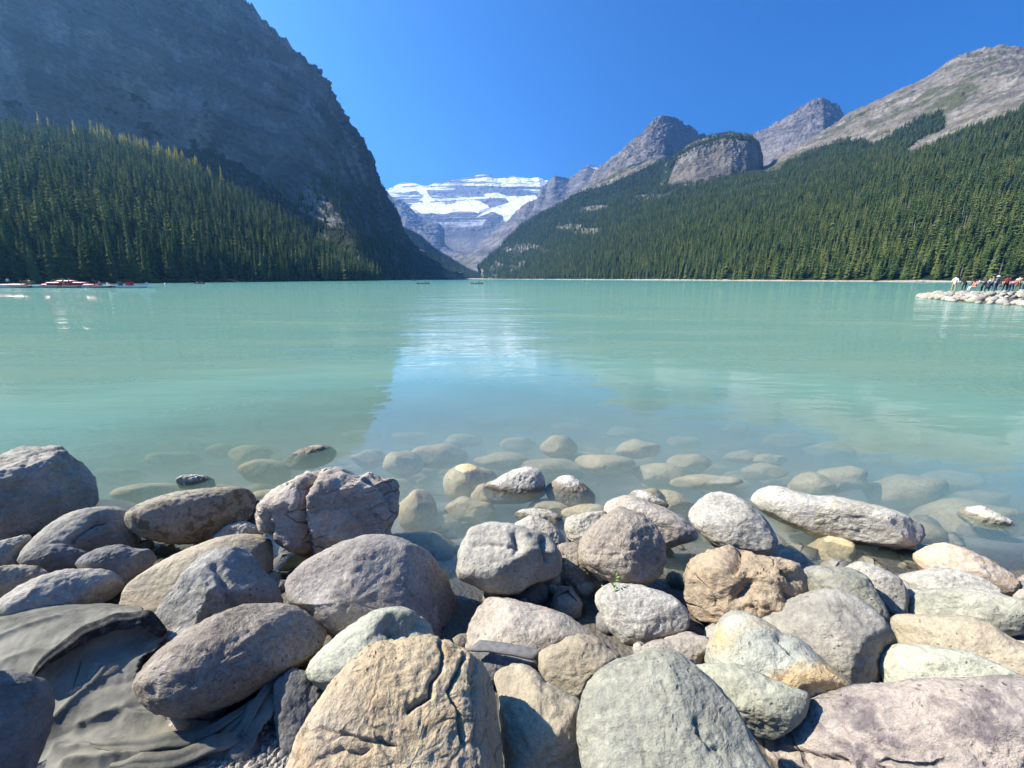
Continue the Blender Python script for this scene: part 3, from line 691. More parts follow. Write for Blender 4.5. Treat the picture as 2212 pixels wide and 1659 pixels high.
def inframe(px, py): return (px > -120) & (px < 2330) & (py > -60)
def t_left(px, py, P, r):
    return inframe(px, py) & (P[:, 2] > .8)
P_l, h_l = scatter(G_left[:56], 1 / 23., 8, 25, t_left, 1)
def t_right(px, py, P, r):
    ok = inframe(px, py) & inpoly(px, py + 3, TREELINE) & (P[:, 2] > .7)
    for k in ROCKS: ok &= ~(inpoly(px, py, k) & (r.rand(len(px)) < .62))
    ok &= ~inpoly(px, py, SCREE)
    edge = fbm(P * .02, 4) * .5 + .5
    up = np.clip((P[:, 2] - 180) / 300, 0, 1)
    return ok & (r.rand(len(px)) < 1 - .35 * up) & (edge > .18 * up)
P_r, h_r = scatter(G_right[:223], 1 / 28., 8, 22, t_right, 2)
zz = np.clip((P_r[:, 2] - 150) / 350, 0, 1); h_r = h_r * (1 - .35 * zz)
P_2, h_2 = scatter(G_ridge2, 1 / 60., 9, 17, lambda px, py, P, r: inframe(px, py) & (fbm(P * .01, 3) > -.25), 3)
P_b, h_b = scatter(G_bee[116:150], 1 / 30., 6, 12, lambda px, py, P, r: inframe(px, py) & (P[:, 1] > 1600), 4)
P_m, h_m = scatter(G_lm, 1 / 55., 8, 16, lambda px, py, P, r: inframe(px, py) & (py > 150) & (fbm(P * .006, 4) + np.clip((py - 380) / 220, -.5, .5) > .12) & (P[:, 2] > 1), 5)

# the 300 trees that show largest: each a thing with trunk and crown
hp_l = h_l / P_l[:, 1]; hp_r = h_r / P_r[:, 1]
px, py = proj(P_l); vis_l = (px > 0) & (px < 2212)
px, py = proj(P_r); vis_r = (px > 1300) & (px < 2205) & (P_r[:, 2] < 16)
# front rows first: closeness to the water matters more than height
sl = np.where(vis_l, hp_l * np.exp(-P_l[:, 2] / 26.), 0); sr = np.where(vis_r, hp_r, 0)
big_l = np.argsort(-sl)[:200]; big_r = np.argsort(-sr)[:90]
def place_tree(i, p, h, crown, label, group, name='spruce_tree', wide=1.0, r=random.Random(5)):
    e = link(name, None, loc=(p[0], p[1], p[2] - .3), rotz=r.uniform(0, 6.28), label=label, cat='tree', group=group)
    e.empty_display_size = .5
    c = link('crown', crown, e); tr = link('trunk', trunks[0], e)
    w = h * r.uniform(.9, 1.25) * wide
    c.scale = (w, w, h); tr.scale = (h, h, h)
    return e
for i in big_l: place_tree(i, P_l[i], h_l[i], crowns[i % 5], 'tall dark spruce in the front of the forest on the shaded left shore', 'spruces on the left shore')
for i in big_r: place_tree(i, P_r[i], h_r[i], crowns[i % 5], 'green spruce standing at the edge of the sunlit right shore', 'spruces on the right shore', wide=1.05)
kl = np.ones(len(P_l), bool); kl[big_l] = False
kr = np.ones(len(P_r), bool); kr[big_r] = False
forest_object('forest', 'dense conifer forest covering the left slope', P_l[kl], h_l[kl], 1)
forest_object('forest', 'dense conifer forest covering the right mountainside', P_r[kr], h_r[kr], 2)
forest_object('forest', 'far conifers on the ridge at the head of the lake', np.concatenate([P_2, P_b]), np.concatenate([h_2, h_b]), 3)
forest_object('forest', 'scattered dark conifers on the shaded cliff mountain', P_m, h_m, 4)

# yellow larches along the upper edge of the left forest
rr = random.Random(9)
lt_line = [W(20, 283, 515), W(140, 298, 530), W(250, 320, 540), W(330, 343, 548), W(400, 364, 550), W(470, 396, 550), W(610, 482, 520)]
for i in range(86):
    u = rr.betavariate(2.6, 1.8) * 5.0 if i > 6 else rr.uniform(0, 1.6)
    k = min(int(u), 5); f = u - k
    if i == 85: k, f = 5, .96
    p = lt_line[k] * (1 - f) + lt_line[k + 1] * f
    p = p + np.array([rr.uniform(-9, 9), rr.uniform(-22, 10), rr.uniform(0, 3)])
    place_tree(i, p, rr.uniform(13, 22), larch_crowns[i % 3], 'yellow autumn larch at the upper edge of the left forest', 'yellow larches above the left forest', 'larch_tree')

# shrubs at the water's edge
def shrub(seed):
    r = random.Random(seed); V, Fc = [], []
    for i in range(170):
        a, b = r.uniform(0, 6.28), r.random() ** .5
        z = r.random() * (1 - b * .55) * .9
        p = Vector((math.cos(a) * b, math.sin(a) * b, z + .05)) * r.uniform(.85, 1.1)
        n = Vector((r.uniform(-1, 1), r.uniform(-1, 1), r.uniform(-.2, 1))).normalized()
        t1 = n.orthogonal().normalized() * r.uniform(.07, .14); t2 = n.cross(t1).normalized() * r.uniform(.07, .14)
        k = len(V)
        V += [p - t1, p + t2, p + t1, p - t2]; Fc.append((k, k + 1, k + 2, k + 3))
    for i in range(7):
        a = r.uniform(0, 6.28); e = Vector((math.cos(a) * .5, math.sin(a) * .5, .6)); k = len(V)
        V += [(-.02, 0, -.1), (.02, 0, -.1), e]; Fc.append((k, k + 1, k + 2))
    return mesh_from('foliage', V, Fc, (M_shrub,), False)
shrubs = [shrub(i) for i in range(4)]
for i in range(46):
    x = rr.uniform(230, 540) if i < 34 else rr.uniform(20, 800)
    if rr.random() < .4: x = rr.gauss(300, 25)
    k = np.interp(x, [0, 190, 330, 500, 650, 800], [130, 165, 195, 240, 310, 420])
    p = WS(x, k)
    s = rr.uniform(1.3, 2.6)
    o = link('shore_shrub', shrubs[i % 4], loc=(p[0] - rr.uniform(0, 6), p[1] + rr.uniform(2, 6), .5), rotz=rr.uniform(0, 6), label='yellow green shrub at the foot of the left shore spruces', cat='shrub', group='shrubs on the left shore')
    o.scale = (s, s, s * rr.uniform(.7, 1.2))
for i in range(60):
    x = rr.uniform(1380, 2040)
    f = np.interp(x, [a for a, _ in RIGHT_SHORE], [b for _, b in RIGHT_SHORE])
    p = WS(x, f); s = rr.uniform(1.0, 2.0)
    o = link('shore_shrub', shrubs[i % 4], loc=(p[0] + rr.uniform(3, 7), p[1] + rr.uniform(0, 4), 1.0), rotz=rr.uniform(0, 6), label='low yellow shrub behind the pale beach on the right shore', cat='shrub', group='shrubs on the right shore')
    o.scale = (s * 1.3, s * 1.3, s)

# ================================================================== BOULDERS
ROCK = {
 'pale': rock_mat('pale_grey_rock', (.39, .375, .345), (.27, .26, .24), (.21, .205, .195), .35),
 'white': rock_mat('white_crusted_rock', (.54, .52, .48), (.38, .36, .325), (.36, .33, .28), .3, speck=.3, bump=.7),
 'dark': rock_mat('dark_grey_rock', (.20, .20, .205), (.13, .13, .135), (.28, .28, .28), .3),
 'slate': rock_mat('slate_grey_rock', (.30, .295, .285), (.205, .205, .205), (.40, .385, .36), .45, (.3, .4, .2), (3, 8, 9), vein=(.5, .48, .44), bump=.7),
 'blue': rock_mat('blue_grey_rock', (.25, .25, .255), (.165, .165, .17), (.32, .315, .31), .25),
 'purple': rock_mat('purple_grey_rock', (.33, .305, .29), (.24, .22, .212), (.20, .18, .165), .2, speck=.4, bump=.6),
 'brown': rock_mat('brown_rock', (.345, .305, .27), (.25, .22, .195), (.19, .165, .145), .35, speck=.4, bump=.7),
 'mottled': rock_mat('mottled_brown_rock', (.30, .275, .23), (.235, .215, .175), None, mottle=(.115, .09, .065), speck=.35),
 'peach': rock_mat('peach_rock', (.50, .40, .275), (.46, .40, .325), (.42, .255, .13), .55, (.3, .2, .5), (3, 5, 9), cracks=.12, bump=.75),
 'green': rock_mat('green_grey_rock', (.34, .34, .295), (.245, .25, .22), (.45, .46, .40), .45, (0, .5, .9), (3, 20, 12), bump=.5, vein=(.2, .21, .2)),
 'greenwhite': rock_mat('green_white_rock', (.40, .41, .35), (.31, .32, .27), (.24, .255, .22), .5, (.2, .1, -.5), (3, 16, 14), bump=.5),
 'streak': rock_mat('purple_streaked_rock', (.36, .315, .29), (.255, .23, .225), (.135, .115, .13), 1.0, (.25, .12, .22), (1.3, 9, 15), bump=.8, cracks=.35),
 'tan': rock_mat('tan_rock', (.38, .34, .27), (.285, .255, .205), (.37, .29, .23), .4, (0, .1, -.2), (2, 12, 18)),
 'angular': rock_mat('broken_brown_rock', (.44, .35, .25), (.31, .25, .20), (.40, .35, .30), .5, (.5, .2, .3), (4, 9, 9), cracks=.4, bump=1.2, vein=(.5, .42, .33)),
 'cracked': rock_mat('cracked_grey_rock', (.50, .45, .41), (.36, .32, .29), (.22, .19, .17), .5, (.3, .5, .9), (3, 9, 14), cracks=.35, bump=1.2),
 'yellowgreen': rock_mat('yellow_green_banded_rock', (.36, .375, .335), (.28, .295, .28), (.52, .36, .18), .85, (.1, .3, .75), (1.0, 6, 5), bump=.7),
 'speckled': rock_mat('white_speckled_rock', (.39, .38, .36), (.28, .275, .265), (.48, .465, .44), .5, (0, .2, .6), (5, 22, 22), speck=.45),
 'orange': rock_mat('orange_rock', (.48, .36, .255), (.40, .33, .28), (.60, .55, .48), .6, (0, 0, .5), (2, 8, 8)),
 'pink': rock_mat('pinkish_rock', (.40, .365, .335), (.29, .262, .24), (.45, .42, .39), .4, speck=.35),
 'sunk': rock_mat('submerged_rock', (.66, .54, .34), (.50, .41, .26), (.40, .33, .21), .3, algae=False),
}

def spline_closed(p, n):
    p = np.asarray(p, float); m = len(p)
    out = []
    for i in range(m):
        p0, p1, p2, p3 = p[i - 1], p[i], p[(i + 1) % m], p[(i + 2) % m]
        for s in np.linspace(0, 1, 12, endpoint=False):
            out.append(.5 * ((2 * p1) + (-p0 + p2) * s + (2 * p0 - 5 * p1 + 4 * p2 - p3) * s * s + (-p0 + 3 * p1 - 3 * p2 + p3) * s ** 3))
    out = np.array(out)
    d = np.r_[0, np.cumsum(np.linalg.norm(np.diff(np.vstack([out, out[:1]]), axis=0), axis=1))]
    q = np.linspace(0, d[-1], n, endpoint=False)
    o2 = np.vstack([out, out[:1]])
    return np.stack([np.interp(q, d, o2[:, 0]), np.interp(q, d, o2[:, 1])], -1)

BINFO = []
def boulder(label, mat, pts, zc, thick=.8, apex=(0, -.15), ex=.85, amp=.05, facets=(), nt=112, nr=72, seed=None, group=None, fine=.012, cuts=2, freq=1.0, name='boulder', groove=()):
    """a stone whose outline is read off the photograph, resting with its middle at height zc"""
    seed = len(BINFO) if seed is None else seed
    rs = np.random.RandomState(seed * 7 + 3)
    pts = np.array(pts, float)
    x, y = pts[:, 0], pts[:, 1]; x1, y1 = np.roll(x, -1), np.roll(y, -1)
    cr = x * y1 - x1 * y; A = cr.sum() / 2
    cx, cy_ = ((x + x1) * cr).sum() / (6 * A), ((y + y1) * cr).sum() / (6 * A)
    C = Wz(cx, cy_, zc)
    v = C - CAM; v /= np.linalg.norm(v)
    e1 = np.cross(v, [0, 0, 1]); e1 /= np.linalg.norm(e1); e2 = np.cross(e1, v)
    O = []
    for a, b in pts:
        r = ray(a, b); r = r / (r @ v); p = CAM + r * ((C - CAM) @ v) - C
        O.append((p @ e1, p @ e2))
    O = spline_closed(O, nt)
    Rm = math.sqrt(abs(np.sum(O[:, 0] * np.roll(O[:, 1], -1) - np.roll(O[:, 0], -1) * O[:, 1])) / 2 / math.pi)
    D = thick * Rm
    hw, hh = np.ptp(O[:, 0]) / 2, np.ptp(O[:, 1]) / 2
    ap = np.array([apex[0] * hw, apex[1] * hh])
    ph = np.linspace(0, math.pi, nr + 2)[1:-1]
    rho = np.sin(ph) ** ex; dep = np.sign(np.cos(ph)) * np.abs(np.cos(ph)) ** ex * D
    sh = np.where(ph < math.pi / 2, 1 - rho, 0)[:, None, None] * ap + np.where(ph >= math.pi / 2, 1 - rho, 0)[:, None, None] * (-.3 * ap)
    Q = O[None] * rho[:, None, None] + sh
    Pt = Q[..., :1] * e1 + Q[..., 1:] * e2 - dep[:, None, None] * v
    pole = [ap[0] * e1 + ap[1] * e2 - D * v, -.3 * (ap[0] * e1 + ap[1] * e2) + D * v]
    allp = np.concatenate([pole[0][None], Pt.reshape(-1, 3), pole[1][None]])
    # facets: plane cuts in (right, up, to the viewer)
    fl = [(np.array(n_[:3], float), n_[3]) for n_ in facets]
    for _ in range(cuts):
        n_ = rs.normal(size=3); n_[2] = abs(n_[2]) + 1.1; n_[1] += .2
        fl.append((n_, rs.uniform(.76, .90)))
    B = np.stack([e1, e2, -v])
    for n_, d in fl:
        n_ = n_ / np.linalg.norm(n_)
        nw = n_ @ B
        ext = (allp @ nw).max()
        q = allp @ nw - d * ext
        k = .05 * Rm
        s_ = np.where(q > k, q - k / 2, np.where(q > -k, (q + k) ** 2 / (4 * k) * .5, 0))
        s_ = np.clip(s_, 0, None)
        allp = allp - (s_ * .96)[:, None] * nw
    nrm = allp / (np.linalg.norm(allp, axis=1)[:, None] + 1e-9)
    off = rs.uniform(-50, 50, 3)
    q = allp / Rm * 1.1 * freq + off
    disp = amp * Rm * fbm(q, 3, .5) + amp * .55 * Rm * fbm(q * 3.1, 4, .55) + fine * fbm(allp * 26 + off, 4, .6)
    if amp >= .08:
        rd = fbm(q * 1.3 + 9, 5, .55, True)
        disp += -amp * .8 * Rm * np.clip(rd - .35, 0, 1) * 1.2
    for (gp, wdt, dpt) in groove:                       # cracks drawn as lines on the visible side
        L = []
        for a, b in gp:
            r = ray(a, b); r = r / (r @ v); p = CAM + r * ((C - CAM) @ v) - C
            L.append((p @ e1, p @ e2))
        L = np.array(L)
        w2 = np.stack([allp @ e1, allp @ e2], -1) + .018 * np.stack([fbm(allp * 18 + 1, 3), fbm(allp * 18 + 7, 3)], -1)
        best = np.full(len(allp), 9.0)
        for a, b in zip(L[:-1], L[1:]):
            ab = b - a; tt = np.clip(((w2 - a) @ ab) / (ab @ ab), 0, 1)
            best = np.minimum(best, np.linalg.norm(w2 - a - tt[:, None] * ab, axis=1))
        disp -= dpt * np.exp(-(best / wdt) ** 2) * ((allp @ v) < .1 * D)
    allp = allp + nrm * disp[:, None]
    n = nt; V = allp; Fc = []
    ring = lambda i, j: 1 + i * n + j % n
    for j in range(n): Fc.append((0, ring(0, j + 1), ring(0, j)))
    for i in range(nr - 1):
        for j in range(n): Fc.append((ring(i, j), ring(i, j + 1), ring(i + 1, j + 1), ring(i + 1, j)))
    last = len(V) - 1
    for j in range(n): Fc.append((last, ring(nr - 1, j), ring(nr - 1, j + 1)))
    me = mesh_from(name, V, Fc, (ROCK[mat],))
    o = link(name, me, loc=C, label=label, cat='rock', group=group)
    BINFO.append((label, cx, cy_, float((C - CAM) @ np.array([0, cp, -sp])), Rm, float(allp[:, 2].min() + C[2])))
    return o

b = boulder
# left side, from the water towards the viewer
b('big angular dark boulder with bleached top beside the mottled oval stone', 'pale', cA([(-260, 330), (-120, 215), (0, 150), (120, 95), (330, 75), (430, 112), (470, 160), (560, 225), (620, 300), (667, 420), (645, 500), (560, 600), (380, 690), (150, 760), (-100, 780), (-260, 600)]), .24, .85, (.15, .25), .8, .09, [(.0, .9, .45, .78), (.6, -.1, .8, .84)], cuts=1, freq=1.5, fine=.02)
b('light grey rounded boulder with a long crack below the mottled oval stone', 'pale', cA([(115, 860), (180, 760), (300, 640), (430, 555), (560, 515), (700, 500), (830, 520), (880, 570), (930, 680), (940, 790), (830, 850), (600, 900), (400, 940), (200, 920)]), .16, .8, (.1, -.3), groove=[(cA([(480, 740), (540, 680), (640, 625), (690, 610)]), .012, .035)])
b('mottled dark brown oval stone lying on its side at the water', 'mottled', cA([(835, 590), (860, 530), (1000, 455), (1200, 400), (1400, 378), (1560, 368), (1650, 385), (1705, 430), (1712, 480), (1680, 560), (1600, 640), (1450, 710), (1300, 745), (1150, 752), (980, 715), (880, 660)]), .19, .85, (0, .25), .75, .025)
b('small pale stone half cut by the frame below the dark angular boulder', 'pale', cA([(-120, 790), (-20, 740), (60, 715), (160, 695), (212, 702), (205, 770), (150, 860), (100, 900), (-120, 930)]), .2, .8, (0, -.2))
b('small dark stone leaning on the light grey rounded boulder', 'dark', cA([(130, 880), (200, 810), (300, 760), (390, 750), (470, 770), (600, 820), (580, 890), (500, 940), (340, 985), (200, 950)]), .22, .7, (0, .1))
b('dark blue grey stone with a knob, between two pale boulders', 'blue', cA([(515, 880), (560, 830), (680, 775), (800, 755), (860, 765), (930, 785), (1000, 788), (1040, 825), (1045, 865), (950, 970), (850, 1060), (700, 1050), (560, 960)]), .2, .8, (-.1, .1), cuts=1)
b('flat tan stone at the frame edge above the cloth covered boulder', 'tan', cA([(-150, 930), (-40, 905), (80, 897), (200, 897), (270, 915), (335, 960), (260, 1060), (60, 1150), (-150, 1180)]), .25, .7, (0, -.3))
b('long pale boulder with a pitted end lying behind the dusty cloth', 'pale', cA([(-60, 1180), (60, 1070), (200, 990), (380, 935), (520, 915), (700, 925), (770, 940), (810, 980), (825, 1030), (780, 1100), (640, 1180), (480, 1240), (300, 1260), (0, 1260)]), .22, .75, (.05, -.3), .85, .06)
b('large smooth beige boulder partly hidden behind the angular grey stone', 'tan', cA([(785, 1180), (830, 1050), (950, 950), (1150, 830), (1330, 750), (1500, 700), (1650, 683), (1760, 700), (1815, 740), (1830, 850), (1800, 980), (1600, 1120), (1300, 1260), (1000, 1330), (860, 1300), (800, 1250)]), .13, .72, (0, -.35), .85, .03)
b('small pale stone wedged behind the large smooth beige boulder', 'pale', cA([(1420, 740), (1490, 650), (1560, 615), (1640, 605), (1720, 630), (1760, 700), (1600, 760)]), .08, .8)
b('angular grey stone with flat broken faces in front of the beige boulder', 'slate', cA([(1000, 1260), (1060, 1160), (1150, 1060), (1230, 950), (1300, 870), (1345, 815), (1450, 778), (1560, 762), (1640, 767), (1690, 800), (1760, 900), (1830, 1000), (1890, 1110), (1885, 1170), (1750, 1290), (1500, 1380), (1250, 1430), (1120, 1410), (1020, 1340)]), .28, .7, (-.1, -.1), .9, .07, [(.55, .35, .75, .6), (-.6, .25, .75, .62), (.1, -.3, .95, .7), (-.1, .8, .6, .75)], groove=[(cA([(1440, 900), (1480, 960), (1560, 1190)]), .02, .03)])
b('large cracked grey boulder with a ragged crest standing in the water edge', 'cracked', cC([(170, 440), (190, 370), (260, 300), (400, 210), (530, 160), (650, 142), (710, 150), (770, 180), (830, 198), (870, 182), (940, 215), (1010, 217), (1045, 240), (1058, 300), (1050, 420), (1020, 520), (1010, 640), (850, 730), (600, 740), (490, 720), (350, 640), (250, 570), (180, 530)]), .27, .85, (0, .15), .82, .085, [(.1, -.15, 1, .8)], groove=[(cC([(545, 170), (470, 300), (450, 430), (480, 560), (500, 700)]), .025, .10), (cC([(260, 430), (250, 560)]), .012, .06), (cC([(850, 230), (960, 290), (1010, 420)]), .02, .05)], fine=.02, freq=1.4)
b('large smooth purple grey boulder in front of the cracked boulder', 'purple', cC([(368, 870), (400, 800), (500, 710), (650, 630), (800, 580), (930, 563), (1050, 580), (1200, 640), (1300, 720), (1380, 810), (1430, 900), (1460, 980), (1450, 1060), (1350, 1130), (1200, 1180), (1000, 1200), (800, 1200), (660, 1190), (560, 1130), (480, 1040), (430, 1000), (380, 980)]), .26, .8, (-.25, -.1), .85, .05, [(.75, .05, .65, .62)])
b('long brown boulder lying on the dusty cloth', 'brown', cB([(880, 690), (910, 620), (1000, 510), (1130, 400), (1280, 290), (1430, 210), (1600, 150), (1760, 125), (1880, 125), (2010, 165), (2100, 220), (2170, 290), (2178, 360), (2130, 450), (2000, 560), (1800, 670), (1600, 780), (1450, 840), (1300, 880), (1180, 890), (1050, 860), (950, 800)]), .34, .8, (-.1, -.05), .85, .05, fine=.016)
b('pale blue grey boulder with a scooped hollow behind the big peach boulder', 'greenwhite', cD([(180, 520), (190, 460), (240, 390), (370, 270), (520, 160), (640, 90), (760, 65), (860, 80), (930, 120), (1000, 170), (1040, 250), (1085, 320), (1050, 480), (800, 640), (450, 690), (260, 600)]), .3, .75, (.1, -.2), .85, .05, groove=[(cD([(730, 190), (800, 200), (900, 215)]), .035, .06), (cD([(760, 230), (800, 270)]), .02, .04)])
b('big peach coloured boulder with deep cracks, in front of the scooped pale boulder', 'peach', cD([(20, 1250), (60, 1120), (130, 930), (240, 740), (330, 610), (440, 480), (560, 370), (660, 312), (770, 308), (900, 275), (1000, 268), (1100, 300), (1250, 370), (1340, 420), (1420, 500), (1460, 580), (1482, 700), (1500, 860), (1508, 1000), (1500, 1200), (1420, 1400), (900, 1500), (200, 1450)]), .52, .62, (.05, -.25), .72, .03, [(.9, .0, .5, .80)], cuts=0, nt=260, nr=170,
  groove=[(cD([(1075, 310), (1080, 420), (1075, 520), (1010, 600), (1000, 680), (940, 720), (850, 770)]), .006, .034), (cD([(1210, 430), (1190, 530), (1120, 650), (1150, 740), (1190, 860), (1210, 970)]), .0065, .036), (cD([(1300, 430), (1270, 560), (1260, 720)]), .010, .016), (cD([(210, 915), (300, 890), (440, 930), (620, 975), (780, 1000)]), .007, .02), (cD([(300, 1070), (420, 1030), (520, 1055), (640, 1010)]), .006, .015)], fine=.014)
b('flat dark grey stone beside the foot of the big peach boulder', 'dark', cD([(-40, 600), (20, 530), (70, 492), (135, 484), (200, 520), (300, 630), (330, 760), (250, 950), (120, 1130), (30, 1140), (-20, 900)]), .2, .5, (0, -.3), .7, .02)
b('pinkish boulder half in shadow under the round grey stone', 'pink', cD([(1240, 380), (1270, 200), (1340, 60), (1420, 5), (1560, 20), (1740, 60), (1900, 110), (2010, 180), (2110, 250), (2160, 320), (2100, 440), (1800, 480), (1450, 440)]), .1, .7, (0, -.3), .85, .04)
b('dusty grey stone under the flat fabric strip', 'dark', cD([(1240, 420), (1300, 370), (1450, 360), (1600, 390), (1720, 430), (1700, 540), (1500, 600), (1300, 560)]), .14, .6, (0, -.3), .85, .03)
b('rounded tan boulder between the peach boulder and the green grey one', 'tan', cF([(-160, 440), (-100, 400), (0, 362), (100, 310), (220, 300), (330, 340), (410, 410), (490, 470), (420, 590), (280, 690), (200, 800), (0, 800), (-120, 640), (-170, 520)]), .22, .75, (0, -.3))
b('leaning beige boulder in the shadow of the big peach boulder', 'tan', cD([(1440, 540), (1480, 480), (1560, 457), (1650, 465), (1740, 510), (1780, 560), (1900, 620), (2000, 680), (2030, 720), (2020, 850), (2010, 1000), (2030, 1250), (1800, 1330), (1560, 1330), (1500, 1000), (1470, 700)]), .3, .7, (0, -.3), .85, .06, [(.35, -.6, .7, .66)])
# middle
b('round light grey boulder with dents perched over a dark gap', 'pale', cE([(5, 830), (20, 700), (60, 600), (130, 545), (270, 525), (400, 545), (540, 580), (640, 640), (690, 720), (702, 800), (680, 870), (600, 910), (500, 930), (420, 990), (330, 1015), (250, 1005), (120, 950), (20, 900)]), .3, .85, (-.1, 0), .8, .07, [(-.2, .35, .9, .78), (.3, -.45, .8, .74)], groove=[(cE([(60, 680), (200, 680), (380, 690)]), .008, .015), (cE([(390, 620), (410, 690)]), .03, .05), (cE([(570, 650), (590, 760)]), .02, .05)])
b('small white stone behind the dented round boulder', 'white', cE([(385, 545), (440, 500), (510, 477), (600, 510), (680, 570), (725, 640), (720, 690), (600, 690), (450, 620)]), .1, .8)
b('small flat bleached stone awash beyond the dented round boulder', 'white', cE([(388, 480), (420, 440), (500, 425), (560, 430), (640, 450), (700, 490), (710, 570), (600, 570), (480, 530)]), -.02, .6, (0, 0))
b('small white blocky stone behind the pointed brown grey boulder', 'white', cE([(720, 540), (740, 490), (850, 460), (960, 447), (1000, 460), (980, 540), (880, 640), (820, 690), (760, 660), (725, 600)]), .09, .8, (0, -.1), .75)
b('pointed brown grey boulder with a white line down its top', 'brown', cE([(815, 700), (840, 620), (900, 550), (980, 480), (1060, 432), (1110, 422), (1200, 450), (1290, 500), (1350, 570), (1390, 650), (1397, 760), (1370, 860), (1290, 930), (1200, 955), (1080, 942), (960, 900), (880, 850), (820, 790)]), .3, .8, (-.05, -.1), .85, .05, [(.6, -.1, .8, .76)], fine=.018)
b('smooth pinkish grey boulder behind the pointed brown grey boulder', 'pink', cE([(983, 450), (1000, 390), (1060, 355), (1140, 340), (1220, 355), (1300, 390), (1400, 430), (1500, 480), (1570, 540), (1612, 585), (1600, 640), (1500, 670), (1400, 690), (1200, 640), (1020, 540)]), .15, .8, (0, -.1), .85, .03)
b('small white stone awash behind the smooth pinkish grey boulder', 'white', cE([(1150, 335), (1210, 305), (1290, 325), (1350, 360), (1410, 395), (1400, 430), (1300, 430), (1170, 370)]), .0, .7, (0, 0))
b('white speckled grey boulder with its foot in the water', 'speckled', cE([(1550, 470), (1580, 410), (1660, 340), (1740, 315), (1830, 330), (1920, 370), (2000, 430), (2080, 510), (2130, 600), (2147, 660), (2110, 720), (2000, 740), (1850, 720), (1740, 690), (1640, 600), (1570, 530)]), .16, .8, (0, -.25), .8, .04, [(-.2, .5, .8, .72)])
b('narrow dark stone in the gap between the dented and the pointed boulder', 'brown', cE([(672, 680), (740, 655), (820, 675), (860, 760), (900, 870), (880, 980), (780, 1010), (700, 920), (685, 780)]), .1, .6)
b('smooth light grey stone with a green sprig below the pointed boulder', 'speckled', cE([(925, 1020), (990, 945), (1090, 930), (1250, 950), (1400, 1000), (1490, 1050), (1543, 1120), (1555, 1190), (1525, 1245), (1400, 1290), (1273, 1336), (1154, 1353), (1085, 1320), (1015, 1241), (960, 1130)]), .14, .75, (0, -.25), .82, .03)
b('broken brown boulder with sharp dark hollows', 'angular', [(1480, 1260), (1487, 1225), (1505, 1200), (1545, 1185), (1575, 1180), (1620, 1192), (1700, 1205), (1737, 1225), (1743, 1260), (1741, 1310), (1700, 1345), (1650, 1362), (1600, 1355), (1560, 1348), (1510, 1337), (1488, 1310)], .25, .8, (-.1, .05), .62, .08, [(-.1, .75, .6, .72), (.1, -.2, 1, .8), (.8, .1, .6, .8)], cuts=4, fine=.022, freq=1.1, groove=[(cE([(1900, 720), (1880, 790), (1850, 850)]), .02, .05), (cG([(100, 860), (60, 930), (0, 980)]), .03, .06), (cG([(370, 800), (450, 830)]), .02, .06), (cG([(380, 930), (420, 1000)]), .02, .05)])
# right side
b('long white boulder with a brown foot lying in the water', 'white', cG([(112, 215), (160, 160), (250, 130), (350, 132), (480, 170), (600, 200), (750, 205), (900, 235), (1100, 280), (1250, 320), (1380, 390), (1432, 440), (1440, 520), (1380, 580), (1200, 600), (1000, 580), (800, 550), (600, 510), (400, 430), (230, 340), (140, 280)]), .07, .85, (0, .1), .75, .07, fine=.016, freq=1.3)
b('small white stone with black streaks standing out of the water by the sunken slab', 'white', cG([(1700, 320), (1780, 285), (1900, 278), (1970, 310), (2050, 350), (2130, 400), (2060, 450), (1940, 450), (1800, 420), (1720, 370)]), .0, .7, (0, .1), .8, .12)
b('orange and white boulder on the water edge near the sunken slab', 'orange', cG([(1350, 655), (1430, 605), (1530, 570), (1640, 568), (1800, 620), (1950, 690), (2070, 770), (2150, 820), (2180, 900), (2130, 960), (2000, 980), (1850, 930), (1650, 880), (1440, 800), (1380, 730)]), .09, .75, (0, -.1), .82, .05)
b('smooth grey boulder beside the broken brown boulder', 'green', cG([(500, 800), (520, 765), (570, 745), (680, 737), (740, 748), (850, 755), (970, 790), (1030, 850), (1100, 970), (1150, 1060), (1170, 1160), (1050, 1190), (800, 1100), (600, 980), (520, 880)]), .17, .75, (0, -.15), .85, .03)
b('pale boulder with a dark dented end behind the smooth grey boulder', 'speckled', cG([(820, 770), (850, 740), (900, 718), (990, 713), (1100, 755), (1230, 815), (1290, 880), (1322, 950), (1318, 1060), (1290, 1130), (1200, 1140), (1080, 1000), (950, 860)]), .14, .8, (-.1, 0), .82, .06)
b('flat grey stone in front of the orange and white boulder', 'speckled', cG([(1245, 815), (1400, 775), (1550, 755), (1700, 770), (1850, 810), (1980, 880), (2050, 960), (1950, 1040), (1600, 1050), (1380, 980), (1290, 890)]), .13, .7, (0, -.3), .85, .03)
b('long grey green boulder with a cracked shaded end', 'green', cG([(1308, 1090), (1330, 1010), (1380, 945), (1480, 915), (1700, 913), (1900, 925), (2050, 960), (2200, 1000), (2330, 1060), (2350, 1180), (2200, 1260), (2010, 1280), (1800, 1260), (1500, 1220), (1340, 1160)]), .17, .78, (-.1, .1), .8, .06)
b('small pink stone at the frame edge behind the long grey green boulder', 'pink', cG([(2130, 970), (2180, 925), (2260, 910), (2330, 960), (2330, 1040), (2200, 1030)]), .12, .8)
b('big round grey boulder beside the yellow green banded boulder', 'pale', cH([(185, 265), (300, 170), (420, 110), (560, 60), (690, 43), (820, 60), (960, 120), (1080, 210), (1180, 320), (1250, 430), (1255, 560), (1200, 720), (1080, 850), (880, 860), (600, 740), (350, 520), (220, 380)]), .24, .8, (-.2, -.15), .85, .04, [(.85, -.1, .5, .7)])
